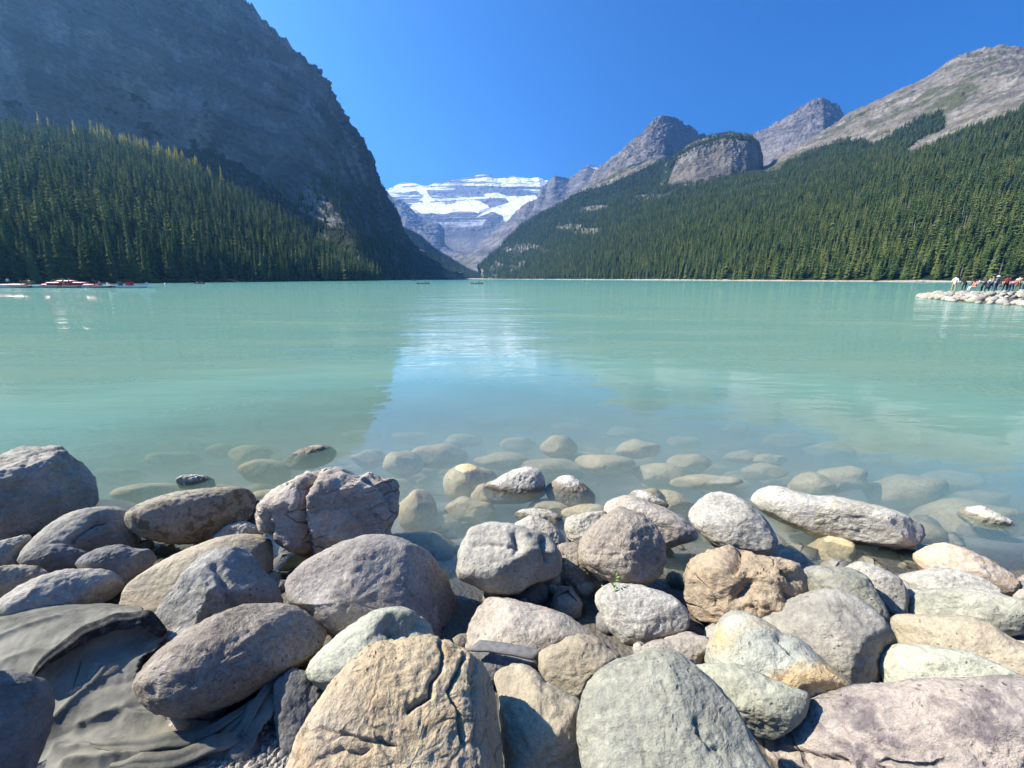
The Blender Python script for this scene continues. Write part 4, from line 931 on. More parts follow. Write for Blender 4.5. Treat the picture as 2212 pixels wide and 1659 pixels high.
b('broad tan boulder sloping out of the frame behind the white green stone', 'tan', cH([(1190, 300), (1200, 250), (1260, 230), (1500, 235), (1700, 240), (1850, 260), (1980, 320), (2120, 410), (2250, 480), (2420, 560), (2450, 740), (2200, 800), (1700, 700), (1350, 560), (1230, 420)]), .24, .6, (.1, -.3), .8, .04)
b('white green stone lying behind the purple streaked boulder', 'greenwhite', cH([(1098, 610), (1120, 540), (1180, 480), (1240, 458), (1400, 468), (1600, 488), (1750, 510), (1900, 560), (2050, 630), (2200, 720), (2150, 830), (1700, 880), (1300, 880), (1160, 800), (1115, 700)]), .32, .68, (0, -.2), .8, .03)
b('huge purple streaked boulder filling the corner of the shore', 'streak', cH([(228, 1240), (300, 1080), (420, 960), (560, 870), (720, 820), (900, 780), (1150, 768), (1400, 740), (1550, 720), (1750, 722), (2000, 708), (2212, 700), (2450, 720), (2750, 900), (2850, 1300), (2600, 1650), (1600, 1750), (800, 1660), (420, 1500), (285, 1350)]), .42, .55, (.05, -.25), .75, .045, nt=170, nr=110, groove=[(cH([(450, 1295), (600, 1330), (880, 1375)]), .014, .05), (cH([(820, 1235), (880, 1245)]), .008, .02)], fine=.014)
b('yellow green banded boulder leaning on the big round grey boulder', 'yellowgreen', cF([(1108, 540), (1140, 460), (1190, 350), (1240, 240), (1300, 160), (1370, 115), (1440, 110), (1530, 140), (1660, 210), (1780, 285), (1900, 330), (2010, 420), (2130, 530), (2260, 640), (2330, 740), (2250, 850), (2000, 900), (1700, 860), (1400, 760), (1200, 650)]), .33, .72, (-.1, -.15), .85, .05, groove=[(cF([(1760, 300), (1750, 360), (1850, 470)]), .012, .02)])
b('pale green stone between the green grey boulder and the purple streaked one', 'greenwhite', cF([(1060, 545), (1130, 533), (1300, 528), (1430, 535), (1560, 590), (1700, 650), (1850, 710), (1990, 780), (1960, 920), (1850, 1050), (1720, 1120), (1580, 1100), (1400, 980), (1250, 820), (1130, 650)]), .34, .7, (-.05, -.1), .85, .05, [(.2, -.7, .6, .7)])
b('large smooth green grey boulder in front beside the leaning beige boulder', 'green', cF([(155, 1000), (165, 900), (190, 790), (240, 680), (320, 580), (420, 520), (530, 480), (600, 468), (720, 420), (830, 410), (920, 430), (1000, 495), (1080, 560), (1200, 660), (1330, 790), (1430, 930), (1530, 1100), (1620, 1260), (1720, 1450), (1650, 1700), (900, 1780), (330, 1700), (210, 1400), (170, 1200)]), .5, .58, (.0, -.25), .75, .035, nt=160, nr=110, groove=[(cF([(840, 720), (870, 790), (800, 810)]), .008, .012), (cF([(1100, 1010), (1120, 1070)]), .012, .02), (cF([(1110, 1120), (1180, 1200), (1250, 1230)]), .009, .018), (cF([(665, 1150), (700, 1290)]), .006, .012), (cF([(450, 560), (500, 600)]), .01, .012)])
b('small pinkish stone wedged above the green grey boulder', 'pink', cF([(645, 430), (700, 360), (780, 338), (860, 333), (930, 300), (1010, 276), (1090, 295), (1210, 345), (1190, 440), (1110, 540), (1000, 600), (780, 540)]), .2, .75, (0, -.2))
b('dark boulder in its own shade at the left frame edge beside the cloth', 'dark', cB([(-760, 560), (-560, 260), (-330, 280), (-120, 490), (-30, 572), (60, 578), (140, 588), (230, 610), (310, 650), (355, 710), (370, 800), (355, 900), (315, 1050), (275, 1150), (200, 1290), (-100, 1500), (-400, 1350), (-560, 1050)]), .62, .7, (-.2, .1), .8, .05)  # unseen left side shaped taller to throw a longer shadow into view
# half sunken stones
b('pale topped stone standing half out of the shallow water', 'white', cE([(165, 300), (200, 255), (260, 232), (350, 180), (430, 155), (490, 150), (550, 175), (580, 215), (592, 280), (570, 350), (450, 390), (300, 395), (195, 355)]), -.04, .8, (.1, .1), .85, .05)
b('sunken stone with only its dry tip above the water', 'white', cE([(588, 315), (620, 260), (690, 215), (750, 206), (810, 235), (880, 290), (925, 345), (905, 410), (780, 435), (650, 400)]), -.09, .8, (0, 0), .9, .04)
b('yellow stone just breaking the surface of the lake', 'tan', [(612, 1000), (628, 982), (655, 968), (690, 961), (718, 966), (727, 980), (712, 1000), (675, 1012), (635, 1015)], -.10, .7, (.1, 0), .85, .05)
b('small white pitted stone awash beyond the oval stone', 'white', [(380, 1040), (386, 1030), (405, 1024), (440, 1027), (462, 1036), (464, 1052), (435, 1060), (395, 1057)], -.02, .7, (0, .1), .85, .12)
b('thin wet stone behind the oval stone and the cracked boulder', 'dark', cA([(1640, 590), (1700, 480), (1780, 440), (1850, 440), (1850, 560), (1760, 640), (1660, 640)]), .02, .7, (0, .1))

# stones on the lake bed, seen through the water: (column, row, half width, half height, middle height)
SUNK = [(545, 985, 48, 20, -.24), (480, 975, 34, 14, -.28), (375, 992, 62, 15, -.26), (410, 957, 60, 12, -.42), (205, 975, 62, 17, -.24), (575, 1020, 60, 24, -.22), (582, 1082, 52, 22, -.17), (335, 1066, 95, 22, -.20), (470, 1060, 60, 14, -.22),
        (872, 1003, 46, 24, -.24), (942, 985, 62, 24, -.30), (800, 992, 42, 18, -.30), (1000, 953, 42, 13, -.40), (1205, 965, 42, 20, -.22), (1085, 997, 60, 16, -.32), (1307, 1003, 66, 20, -.26), (1377, 972, 50, 18, -.26), (1192, 1010, 70, 18, -.34), (1425, 1024, 60, 20, -.32),
        (1490, 1003, 46, 20, -.30), (1525, 1043, 76, 15, -.22), (1602, 987, 38, 13, -.36), (1592, 926, 30, 14, -.40), (1700, 952, 58, 17, -.42), (1662, 993, 38, 11, -.30), (1790, 972, 52, 15, -.38), (1812, 1035, 68, 25, -.22), (1752, 1050, 52, 26, -.24),
        (1958, 1062, 92, 34, -.26), (2055, 1040, 84, 20, -.34), (905, 1110, 44, 44, -.24), (1010, 1043, 58, 34, -.20), (1010, 1103, 56, 24, -.28), (1180, 1105, 48, 22, -.22), (1268, 1108, 58, 17, -.14), (1442, 1092, 60, 28, -.24), (1395, 1075, 42, 18, -.12), (1905, 1160, 130, 36, -.30),
        (2080, 1150, 150, 60, -.36), (1790, 1205, 60, 40, -.15), (1080, 1065, 66, 22, -.22), (860, 1060, 40, 24, -.34), (770, 1150, 60, 30, -.3), (900, 1180, 90, 26, -.22), (940, 1130, 50, 20, -.34), (1120, 960, 40, 14, -.46), (1250, 990, 44, 12, -.44), (700, 1040, 40, 16, -.36),
        (260, 1030, 60, 18, -.36), (150, 1000, 60, 16, -.4), (650, 1060, 40, 18, -.30), (1650, 1020, 50, 16, -.34), (1870, 990, 56, 16, -.42), (1970, 1000, 60, 16, -.44), (2120, 1080, 70, 18, -.34), (2190, 1020, 60, 16, -.46), (330, 945, 50, 9, -.6), (640, 920, 40, 9, -.62),
        (890, 945, 48, 11, -.52), (1480, 955, 40, 12, -.5), (1350, 935, 40, 11, -.54), (1230, 925, 40, 10, -.58), (1060, 915, 40, 9, -.64), (1740, 915, 44, 10, -.6), (1850, 940, 46, 11, -.55), (1430, 910, 40, 9, -.66), (1560, 900, 36, 9, -.7), (950, 900, 44, 8, -.72), (780, 940, 44, 10, -.55), (240, 900, 50, 7, -.8), (2080, 970, 60, 12, -.55), (1955, 935, 46, 10, -.6)]
rs_ = np.random.RandomState(4)
for _ in range(225):
    x_, y_ = rs_.uniform(0, 2212), 885 + 175 * rs_.beta(1.6, 1.3)
    if x_ < 560 and y_ > 1010: continue
    sc_ = np.interp(y_, [885, 1060], [.5, 1.0]) * rs_.uniform(.45, 1.0)
    p_ = Wz(x_, y_, np.interp(y_, [885, 960, 1060], [-.85, -.5, -.34]))
    SUNK.append((x_, y_, 46 * sc_, 15 * sc_, float(bed_z(p_[0], p_[1])) + .04))
for k, (cx, cy_, rx, ry, z) in enumerate(SUNK):
    a = np.linspace(0, 2 * math.pi, 11, endpoint=False)
    rr_ = 1 + rs_.uniform(-.14, .14, 11)
    boulder('pale rounded stone lying under the shallow turquoise water', 'sunk', np.stack([cx + rx * rr_ * np.cos(a), cy_ + ry * rr_ * np.sin(a) * 1.15], -1)[::-1] if False else np.stack([cx + rx * rr_ * np.cos(a), cy_ + ry * rr_ * np.sin(a) * 1.15], -1), z, 1.0, (0, 0), .95, .05, nt=44, nr=26, seed=300 + k, group='stones under the shallow water', name='sunken_stone')

# small loose stones filling the gaps at the foot of the boulders
gap = []
for k in range(9):
    r = np.random.RandomState(900 + k)
    u = np.linspace(0, math.pi, 9); w = np.linspace(0, 2 * math.pi, 12, endpoint=False)
    S = np.stack([np.sin(u)[:, None] * np.cos(w), np.sin(u)[:, None] * np.sin(w), np.cos(u)[:, None] * np.ones(12)], -1)
    S = S * (1 + .25 * fbm(S * 1.2 + k * 5, 3))[..., None] * np.array([1, r.uniform(.6, .95), r.uniform(.45, .75)])
    gap.append(S)
def pebble_mesh(name, k, mat): return grid_mesh(name, gap[k], (mat,), closed=True)

# ================================================================== CLOTH, GRAVEL, SMALL THINGS ON THE BANK
t = NT('dusty_geotextile')
tc = t.pos()
n1, n2, n3 = t.noise(tc, 5.0, 6, .6), t.noise(tc, 60.0, 4, .7), t.noise(tc, 400.0, 2, .6)
col = t.mix(t.ramp(n1, .36, .62), (.12, .118, .10), (.25, .24, .195))
col = t.mix(t.math('MULTIPLY', t.ramp(n2, .45, .7), .4), col, (.24, .23, .195))
t.bsdf(col, .95, t.bump(t.math('ADD', t.math('MULTIPLY', n2, .6), t.math('MULTIPLY', n3, .4)), .5, .006), .1)
M_cloth = t.m
CLOTH = [(-120, 1330), (60, 1322), (200, 1316), (300, 1318), (332, 1345), (368, 1390), (345, 1420), (312, 1440), (300, 1470), (310, 1510), (360, 1550), (470, 1545), (560, 1485), (600, 1473), (622, 1500), (597, 1560), (550, 1610), (480, 1640), (410, 1672), (390, 1720), (200, 1740), (-200, 1740)]
ZC = .2
poly = [tuple(Wz(x, y, ZC)[:2]) for x, y in CLOTH]
xs, ys = np.array(poly).T
nx, ny = 230, 190
X, Y = np.meshgrid(np.linspace(xs.min(), xs.max(), nx), np.linspace(ys.min(), ys.max(), ny))
Z = bed_z(X, Y) + .05
def mound(dx, dy, rx, ry, hgt, rot=0.0):
    c = Wz(dx, dy, ZC); u, w = X - c[0], Y - c[1]
    a, b_ = u * math.cos(rot) + w * math.sin(rot), -u * math.sin(rot) + w * math.cos(rot)
    return hgt * np.clip(1 - (a / rx) ** 2 - (b_ / ry) ** 2, 0, 1) ** .6
Z = np.maximum(Z, bed_z(X, Y) + .02 + mound(120, 1395, .85, .36, .19))
Z = np.maximum(Z, bed_z(X, Y) + .02 + mound(240, 1470, .40, .22, .09, .5))
Z = np.maximum(Z, bed_z(X, Y) + .02 + mound(600, 1520, .12, .2, .12))
for line, a_, w_ in [([(100, 1500), (200, 1438), (270, 1405), (345, 1385)], .085, .035), ([(95, 1478), (190, 1425), (300, 1378)], .03, .016), ([(120, 1485), (230, 1432), (320, 1395)], .025, .012), ([(125, 1610), (250, 1618), (370, 1610), (470, 1575)], .045, .028), ([(120, 1560), (190, 1500), (230, 1470)], .03, .022), ([(140, 1650), (330, 1632), (470, 1600), (575, 1515)], .055, .026), ([(-40, 1440), (60, 1398), (130, 1370)], .02, .02), ([(-20, 1380), (100, 1362), (170, 1352)], .012, .018), ([(0, 1470), (80, 1448), (160, 1442)], .015, .02), ([(180, 1560), (260, 1530), (330, 1540), (450, 1560)], .035, .03), ([(290, 1655), (400, 1640), (500, 1600)], .04, .02), ([(500, 1560), (560, 1510), (600, 1492)], .05, .03)]:
    L = np.array([Wz(x, y, ZC)[:2] for x, y in line])
    wob = .02 * fbm(np.stack([X * 6, Y * 6, 0 * X], -1), 3)
    best = np.full(X.shape, 9.)
    for p0, p1 in zip(L[:-1], L[1:]):
        ab = p1 - p0; tt = np.clip(((X - p0[0]) * ab[0] + (Y - p0[1]) * ab[1]) / (ab @ ab), 0, 1)
        best = np.minimum(best, np.hypot(X + wob - p0[0] - tt * ab[0], Y + wob - p0[1] - tt * ab[1]))
    Z += a_ * (.5 * np.exp(-(best / w_) ** 2) + .5 * np.exp(-np.abs(best) / (w_ * .45)))
wr_ = X * .8 + Y * .6
Z += .007 * fbm(np.stack([wr_ * 22, (Y * .8 - X * .6) * 5, 0 * X], -1), 3, .5, True) * np.clip(fbm(np.stack([X * 3, Y * 3, 0 * X + 2], -1), 2) + .4, 0, 1)
Z += .008 * fbm(np.stack([X * 5, Y * 9, 0 * X], -1), 4) + .003 * fbm(np.stack([X * 30, Y * 30, 0 * X], -1), 3)
ex_ = X + .02 * fbm(np.stack([X * 9, Y * 9, 0 * X + 4], -1), 3); ey_ = Y + .02 * fbm(np.stack([X * 9, Y * 9, 0 * X + 9], -1), 3)
ins = inpoly(ex_, ey_, poly)
idx = np.arange(nx * ny).reshape(ny, nx)
Fq = [tuple(int(q) for q in (idx[i, j], idx[i, j + 1], idx[i + 1, j + 1], idx[i + 1, j])) for i in range(ny - 1) for j in range(nx - 1) if ins[i, j] and ins[i + 1, j + 1] and ins[i, j + 1] and ins[i + 1, j]]
bm = bmesh.new(); me = mesh_from('cloth', np.stack([X, Y, Z], -1).reshape(-1, 3), Fq, (M_cloth,)); bm.from_mesh(me)
bmesh.ops.delete(bm, geom=[v for v in bm.verts if not v.link_faces], context='VERTS')
bm.to_mesh(me); bm.free()
o = link('ground_cloth', me, label='dusty grey landscape cloth draped in folds under the long brown boulder', cat='cloth')
m = o.modifiers.new('thickness', 'SOLIDIFY'); m.thickness = .004; m.offset = -1
CL_O = o
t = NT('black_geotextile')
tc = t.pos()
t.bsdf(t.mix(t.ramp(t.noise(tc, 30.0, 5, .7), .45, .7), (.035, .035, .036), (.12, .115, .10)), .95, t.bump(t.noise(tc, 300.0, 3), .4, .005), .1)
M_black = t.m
def cloth_fold(line, wd, hgt, lift, pleats, mat):       # a bunched fold of the cloth lying on it
    L = np.array([Wz(x, y, ZC) for x, y in line]); d = np.r_[0, np.cumsum(np.linalg.norm(np.diff(L, axis=0), axis=1))]
    q_ = np.linspace(0, d[-1], 60); C_ = np.stack([np.interp(q_, d, L[:, i]) for i in range(3)], -1)
    for _ in range(6): C_[1:-1] = (C_[:-2] + C_[2:] + 2 * C_[1:-1]) / 4
    iz = np.clip(((C_[:, 1] - ys.min()) / np.ptp(ys) * (ny - 1)).round().astype(int), 0, ny - 1); ix = np.clip(((C_[:, 0] - xs.min()) / np.ptp(xs) * (nx - 1)).round().astype(int), 0, nx - 1)
    C_[:, 2] = Z[iz, ix] + lift
    for _ in range(8): C_[1:-1, 2] = (C_[:-2, 2] + C_[2:, 2] + 2 * C_[1:-1, 2]) / 4
    tn_ = np.gradient(C_, axis=0); sd = np.stack([-tn_[:, 1], tn_[:, 0], 0 * tn_[:, 0]], -1); sd /= np.linalg.norm(sd, axis=1)[:, None]
    a_ = np.linspace(0, 2 * math.pi, 48, endpoint=False)
    taper = np.sin(np.linspace(.12, math.pi - .25, 60)) ** .6
    rad = 1 + .16 * np.sin(a_[None] * pleats + np.linspace(0, 5, 60)[:, None]) + .08 * fbm(np.stack([np.repeat(q_[:, None] * 9, 48, 1), np.cos(a_)[None] * 2 + 0 * q_[:, None], np.sin(a_)[None] * 2 + 0 * q_[:, None]], -1), 3)
    G_ = C_[:, None] + sd[:, None] * (np.cos(a_)[None] * rad * taper[:, None] * wd)[..., None]
    G_[..., 2] += np.sin(a_)[None] * rad * taper[:, None] * hgt
    link('fold', grid_mesh('fold', G_, (mat,), closed=True), CL_O)
cloth_fold([(85, 1508), (170, 1455), (250, 1412), (320, 1388), (360, 1392)], .045, .030, .015, 5, M_black)
cloth_fold([(100, 1482), (190, 1428), (300, 1376), (338, 1374)], .020, .018, .008, 3, M_black)
cloth_fold([(200, 1612), (320, 1618), (420, 1604), (500, 1560), (545, 1530)], .030, .022, .004, 4, M_cloth)
cloth_fold([(240, 1655), (380, 1645), (500, 1602), (560, 1540), (596, 1500)], .034, .024, .004, 4, M_cloth)

# flat fabric strip across the grey stone
q = [Wz(x, y, z) for (x, y), z in zip(cD([(1345, 298), (1480, 312), (1620, 335), (1765, 368)]), (.255, .262, .262, .25))]
q2 = [Wz(x, y, z) for (x, y), z in zip(cD([(1262, 365), (1400, 372), (1550, 395), (1700, 428)]), (.255, .262, .262, .25))]
s_ = np.linspace(0, 1, 15); kk_ = np.linspace(0, 1, 4)
R0 = np.stack([np.interp(s_, kk_, np.array(q)[:, i]) for i in range(3)], -1); R1 = np.stack([np.interp(s_, kk_, np.array(q2)[:, i]) for i in range(3)], -1)
Gs = np.stack([R0 * (1 - f) + R1 * f for f in np.linspace(0, 1, 5)]); Gs[..., 2] += .006 * fbm(Gs * 14, 3)
o = link('fabric_strip', grid_mesh('fabric_strip', Gs, (plain('faded_strip', (.17, .165, .16), .9, .2, 30.),)), label='flat faded grey fabric strip lying across a stone beside the peach boulder', cat='strip')
m = o.modifiers.new('thickness', 'SOLIDIFY'); m.thickness = .01

# gravel in the gap beside the cloth and cobbles packed under the boulders
def stones_object(name, label, pts, sizes, mats, seed, flat=1.0):
    r = np.random.RandomState(seed)
    Vs, Fs, Ms, n0 = [], [], [], 0
    u = np.linspace(0, math.pi, 5); w = np.linspace(0, 2 * math.pi, 6, endpoint=False)
    S = np.stack([np.sin(u)[:, None] * np.cos(w), np.sin(u)[:, None] * np.sin(w), np.cos(u)[:, None] * np.ones(6)], -1)
    idx = np.arange(30).reshape(5, 6); idx = np.concatenate([idx, idx[:, :1]], 1)
    Q = np.stack([idx[:-1, :-1], idx[1:, :-1], idx[1:, 1:], idx[:-1, 1:]], -1).reshape(-1, 4)
    for p, s in zip(pts, sizes):
        a = r.uniform(0, 6.28); B = S * r.uniform(.65, 1.2, 3) * np.array([1, 1, flat]) * (1 + r.normal(0, .10, S.shape[:2]))[..., None]
        B = B @ np.array([[math.cos(a), math.sin(a), 0], [-math.sin(a), math.cos(a), 0], [0, 0, 1]])
        Vs.append(B.reshape(-1, 3) * s + p); Fs.append(Q + n0); n0 += 30; Ms += [r.randint(len(mats))] * len(Q)
    V = np.concatenate(Vs); Fq = np.concatenate(Fs)
    me = bpy.data.meshes.new(name)
    me.vertices.add(len(V)); me.vertices.foreach_set('co', V.astype(np.float32).reshape(-1))
    me.loops.add(Fq.size); me.loops.foreach_set('vertex_index', Fq.reshape(-1).astype(np.int32))
    me.polygons.add(len(Fq)); me.polygons.foreach_set('loop_start', np.arange(0, Fq.size, 4, dtype=np.int32))
    me.polygons.foreach_set('material_index', np.array(Ms, np.int32)); me.polygons.foreach_set('use_smooth', np.full(len(Fq), True))
    for m_ in mats: me.materials.append(m_)
    me.update(calc_edges=True); me.validate()
    return link(name, me, label=label, cat='gravel', kind='stuff')
gm = [plain('gravel_grey', (.30, .29, .27), .9, .25, 20.), plain('gravel_tan', (.38, .34, .28), .9, .25, 20.), plain('gravel_dark', (.16, .155, .15), .9, .25, 20.)]
r = np.random.RandomState(3)
GR = [(390, 1690), (480, 1630), (545, 1600), (600, 1530), (650, 1470), (700, 1500), (680, 1600), (660, 1720), (380, 1740)]
gp_ = []
while len(gp_) < 2600:
    x, y = r.uniform(370, 710), r.uniform(1460, 1745)
    if inpoly(np.array(x), np.array(y), GR):
        p = Wz(x, y, .14); p[2] = bed_z(p[0], p[1]) + .04 + r.uniform(-.004, .006); gp_.append(p)
stones_object('gravel', 'loose pale gravel between the dusty cloth and the peach boulder', gp_, r.gamma(3, .0022, len(gp_)) + .003, gm, 5)
gp2 = np.stack([r.uniform(-5, 5, 520), r.uniform(.3, 3.6, 520)], -1)
stones_object('cobbles', 'dark cobbles packed in the gaps under the boulders', [np.array([x, y, bed_z(x, y) + .02]) for x, y in gp2], r.gamma(4, .016, 520) + .02, [ROCK['dark'], ROCK['brown'], ROCK['pale']], 6, .8)

# green sprig on the light grey stone
M_sprig = plain('fresh_green_leaf', (.16, .27, .05), .6)
V, Fc = [], []
from mathutils.bvhtree import BVHTree
so = [q_ for q_ in bpy.data.objects if str(q_.get('label', '')).startswith('smooth light grey stone with a green')][0]
bv = BVHTree.FromPolygons([v.co + so.location for v in so.data.vertices], [tuple(p_.vertices) for p_ in so.data.polygons])
rd = Vector(ray(*cE([(1045, 985)])[0])).normalized()
p0 = np.array(bv.ray_cast(Vector(CAM), rd)[0])
for i in range(9):
    a = i * .9; k = len(V); c = p0 + np.array([0, 0, .006 + .004 * i]) + .008 * i * np.array([.3, .6, .5])
    d = np.array([math.cos(a), math.sin(a), .5]) * .028; e = np.array([-math.sin(a), math.cos(a), .2]) * .006
    V += [c, c + d * .5 + e, c + d, c + d * .5 - e]; Fc.append((k, k + 1, k + 2, k + 3))
link('green_sprig', mesh_from('green_sprig', V, Fc, (M_sprig,), False), label='tiny fresh green sprig caught between two grey stones', cat='sprig')

# ================================================================== PEOPLE
CM = {}
def cloth_col(c):
    if c not in CM: CM[c] = plain('fabric_%02d' % len(CM), c, .85, .12, 9.)
    return CM[c]
SKIN = plain('skin', (.50, .33, .24), .55, .06)
SHOE = plain('shoe_leather', (.06, .055, .05), .7)
u = np.linspace(0, math.pi * .62, 6); w = np.linspace(0, 2 * math.pi, 12, endpoint=False)
CAP = np.stack([np.sin(u)[:, None] * np.cos(w) * .108, np.sin(u)[:, None] * np.sin(w) * .115, np.cos(u)[:, None] * np.ones(12) * .115], -1)
BRIM = np.stack([np.stack([np.cos(w) * q_, np.sin(w) * q_, np.full(12, z_)], -1) for q_, z_ in ((.1, .01), (.2, -.015), (.2, -.022), (.1, .0))])
def person(pose, loc, rotz, shirt, pants, hair, label, hat=None, group=None):
    me = POSE_MESH[pose].copy()
    for m_ in (cloth_col(shirt), cloth_col(pants), SKIN, SHOE): me.materials.append(m_)
    o = link('person', me, loc=loc, rotz=rotz, label=label, cat='person', group=group)
    hd, ct = np.array(POSES[pose]['head']), np.array(POSES[pose]['crown'])
    c = hd * .35 + ct * .65
    hm = grid_mesh('hair', CAP, (cloth_col(hair),), closed=True)
    link('hair', hm, o, c)
    if hat:
        h = link('hat', grid_mesh('hat', np.concatenate([CAP[::-1] * 1.12, BRIM[1:2] + np.array([0, 0, .02])])[:6] if False else CAP * np.array([1.1, 1.1, 1.12]) + np.array([0, 0, .02]), (cloth_col(hat),), closed=True), o, c)
        link('brim', grid_mesh('brim', BRIM, (cloth_col(hat),), closed=True), h, (0, 0, .03))
    return o
WHITE, BLACK, NAVY, GREY = (.75, .75, .74), (.02, .02, .022), (.03, .045, .10), (.22, .23, .25)
DKHAIR, LTHAIR = (.03, .022, .018), (.30, .2, .11)

# ================================================================== ROCKY SPIT with visitors
near_px = [(1984, 642), (2020, 647), (2052, 651), (2118, 656), (2212, 661), (2330, 667)]
NL = np.array([Wz(x, y, 0) for x, y in near_px])
BK = np.array([[47.5, 47.5, 0], [50, 50, 0], [53, 51, 0], [58, 52, 0], [66, 52, 0], [74, 52, 0]], float)
sp_rows = []
ws = np.linspace(0, 1, 13)
for wv in ws:
    L = NL * (1 - wv) + BK * wv
    hgt = np.interp(np.arange(6), [0, 1, 2, 3, 5], [.12, .32, .5, .62, .7])
    L[:, 2] = hgt * np.clip(math.sin(math.pi * min(1, wv * 1.15 + .02)) ** .7, 0, 1) - .12
    sp_rows.append(L)
SPG = np.array(sp_rows)
kk2 = np.linspace(0, 5, 40)
SPF = np.stack([np.stack([np.interp(kk2, np.arange(6), rw[:, i]) for i in range(3)], -1) for rw in SPG])
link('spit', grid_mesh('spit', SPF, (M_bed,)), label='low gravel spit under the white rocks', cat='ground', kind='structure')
M_sp = [ROCK['white'], ROCK['pale'], ROCK['speckled'], ROCK['tan'], ROCK['greenwhite']]
SPR = [[pebble_mesh('spit_rock', k, m_) for m_ in M_sp] for k in range(9)]
r = np.random.RandomState(12)
cnt = 0
for i in range(315):
    a, wv = r.uniform(0, 4.25), r.uniform(-.01, .55)
    j = max(0, min(int(wv * 12), 11)); f = wv * 12 - j
    row = SPG[j] * (1 - f) + SPG[j + 1] * f
    p = np.array([np.interp(a, np.arange(6), row[:, q_]) for q_ in range(3)])
    s = r.uniform(.16, .36) * (1.5 if r.rand() < .12 else 1)
    px, py = proj(p)
    if px > 2240 or py < 600: continue
    o = link('spit_rock', SPR[r.randint(9)][r.choice(5, p=[.22, .26, .26, .16, .10])], loc=(p[0], p[1], p[2] + .10), label='pale jumbled rock on the low spit where the visitors stand', cat='rock', group='rocks of the spit')
    o.rotation_euler = (r.normal(0, .3), r.normal(0, .3), r.uniform(0, 6.28)); o.scale = (s, s, s)
    cnt += 1
def on_spit(px, py, z=.58):
    return Wz(px, py, z)
VIS = [(2057, 633, 'stand', -1.2, WHITE, (.42, .33, .22), DKHAIR, None, 'person in white shirt and tan trousers standing at the tip of the rocky spit'),
       (2080, 628, 'bend', -.4, BLACK, BLACK, DKHAIR, None, 'person in black bending over on the rocky spit'),
       (2103, 630, 'sit', 1.2, (.75, .25, .12), WHITE, DKHAIR, None, 'person in an orange shirt sitting on the rocky spit'),
       (2118, 630, 'bend', .9, (.6, .4, .38), BLACK, DKHAIR, None, 'person in a pale pink top leaning forward on the rocky spit'),
       (2132, 631, 'sit', -.7, NAVY, BLACK, LTHAIR, (.7, .68, .6), 'person in navy with a cream hat seated among the visitors on the spit'),
       (2148, 632, 'stand', .2, GREY, NAVY, DKHAIR, WHITE, 'person in a grey jacket and white hat standing on the spit'),
       (2168, 632, 'stand', 2.0, (.20, .03, .04), BLACK, DKHAIR, None, 'person in a dark red jacket standing on the spit'),
       (2182, 633, 'bend', -1.4, (.65, .2, .2), NAVY, LTHAIR, (.75, .6, .55), 'person in a coral shirt and sun hat bending down on the spit'),
       (2194, 632, 'reach', -1.1, (.55, .38, .3), (.16, .16, .06), DKHAIR, None, 'person in olive trousers holding arms out on the spit'),
       (2208, 630, 'stand', .6, (.5, .08, .16), NAVY, DKHAIR, None, 'person in a crimson top standing at the frame edge on the spit')]
VIS += [(2095, 626, 'stand', .8, (.05, .05, .06), (.12, .1, .08), DKHAIR, None, 'person in charcoal standing behind the orange shirted sitter on the spit'),
       (2124, 626, 'stand', 2.6, (.10, .12, .08), BLACK, DKHAIR, None, 'person in dark green standing behind the seated visitors on the spit'),
       (2140, 625, 'reach', -.5, (.30, .27, .24), NAVY, LTHAIR, None, 'person in beige raising both arms at the back of the spit'),
       (2159, 626, 'sit', 1.6, (.04, .04, .05), GREY, DKHAIR, None, 'person in black seated behind the dark red jacket on the spit'),
       (2176, 626, 'stand', -2.2, (.08, .07, .12), BLACK, DKHAIR, None, 'person in dark violet standing between the red clothed visitors on the spit'),
       (2201, 626, 'stand', 1.0, (.25, .2, .16), BLACK, DKHAIR, None, 'person in brown standing at the back of the spit near the frame edge')]
for px_, py_, pose, rz, sh_, pa, ha, hat, lab in VIS:
    person(pose, on_spit(px_, py_), rz, sh_, pa, ha, lab, hat)

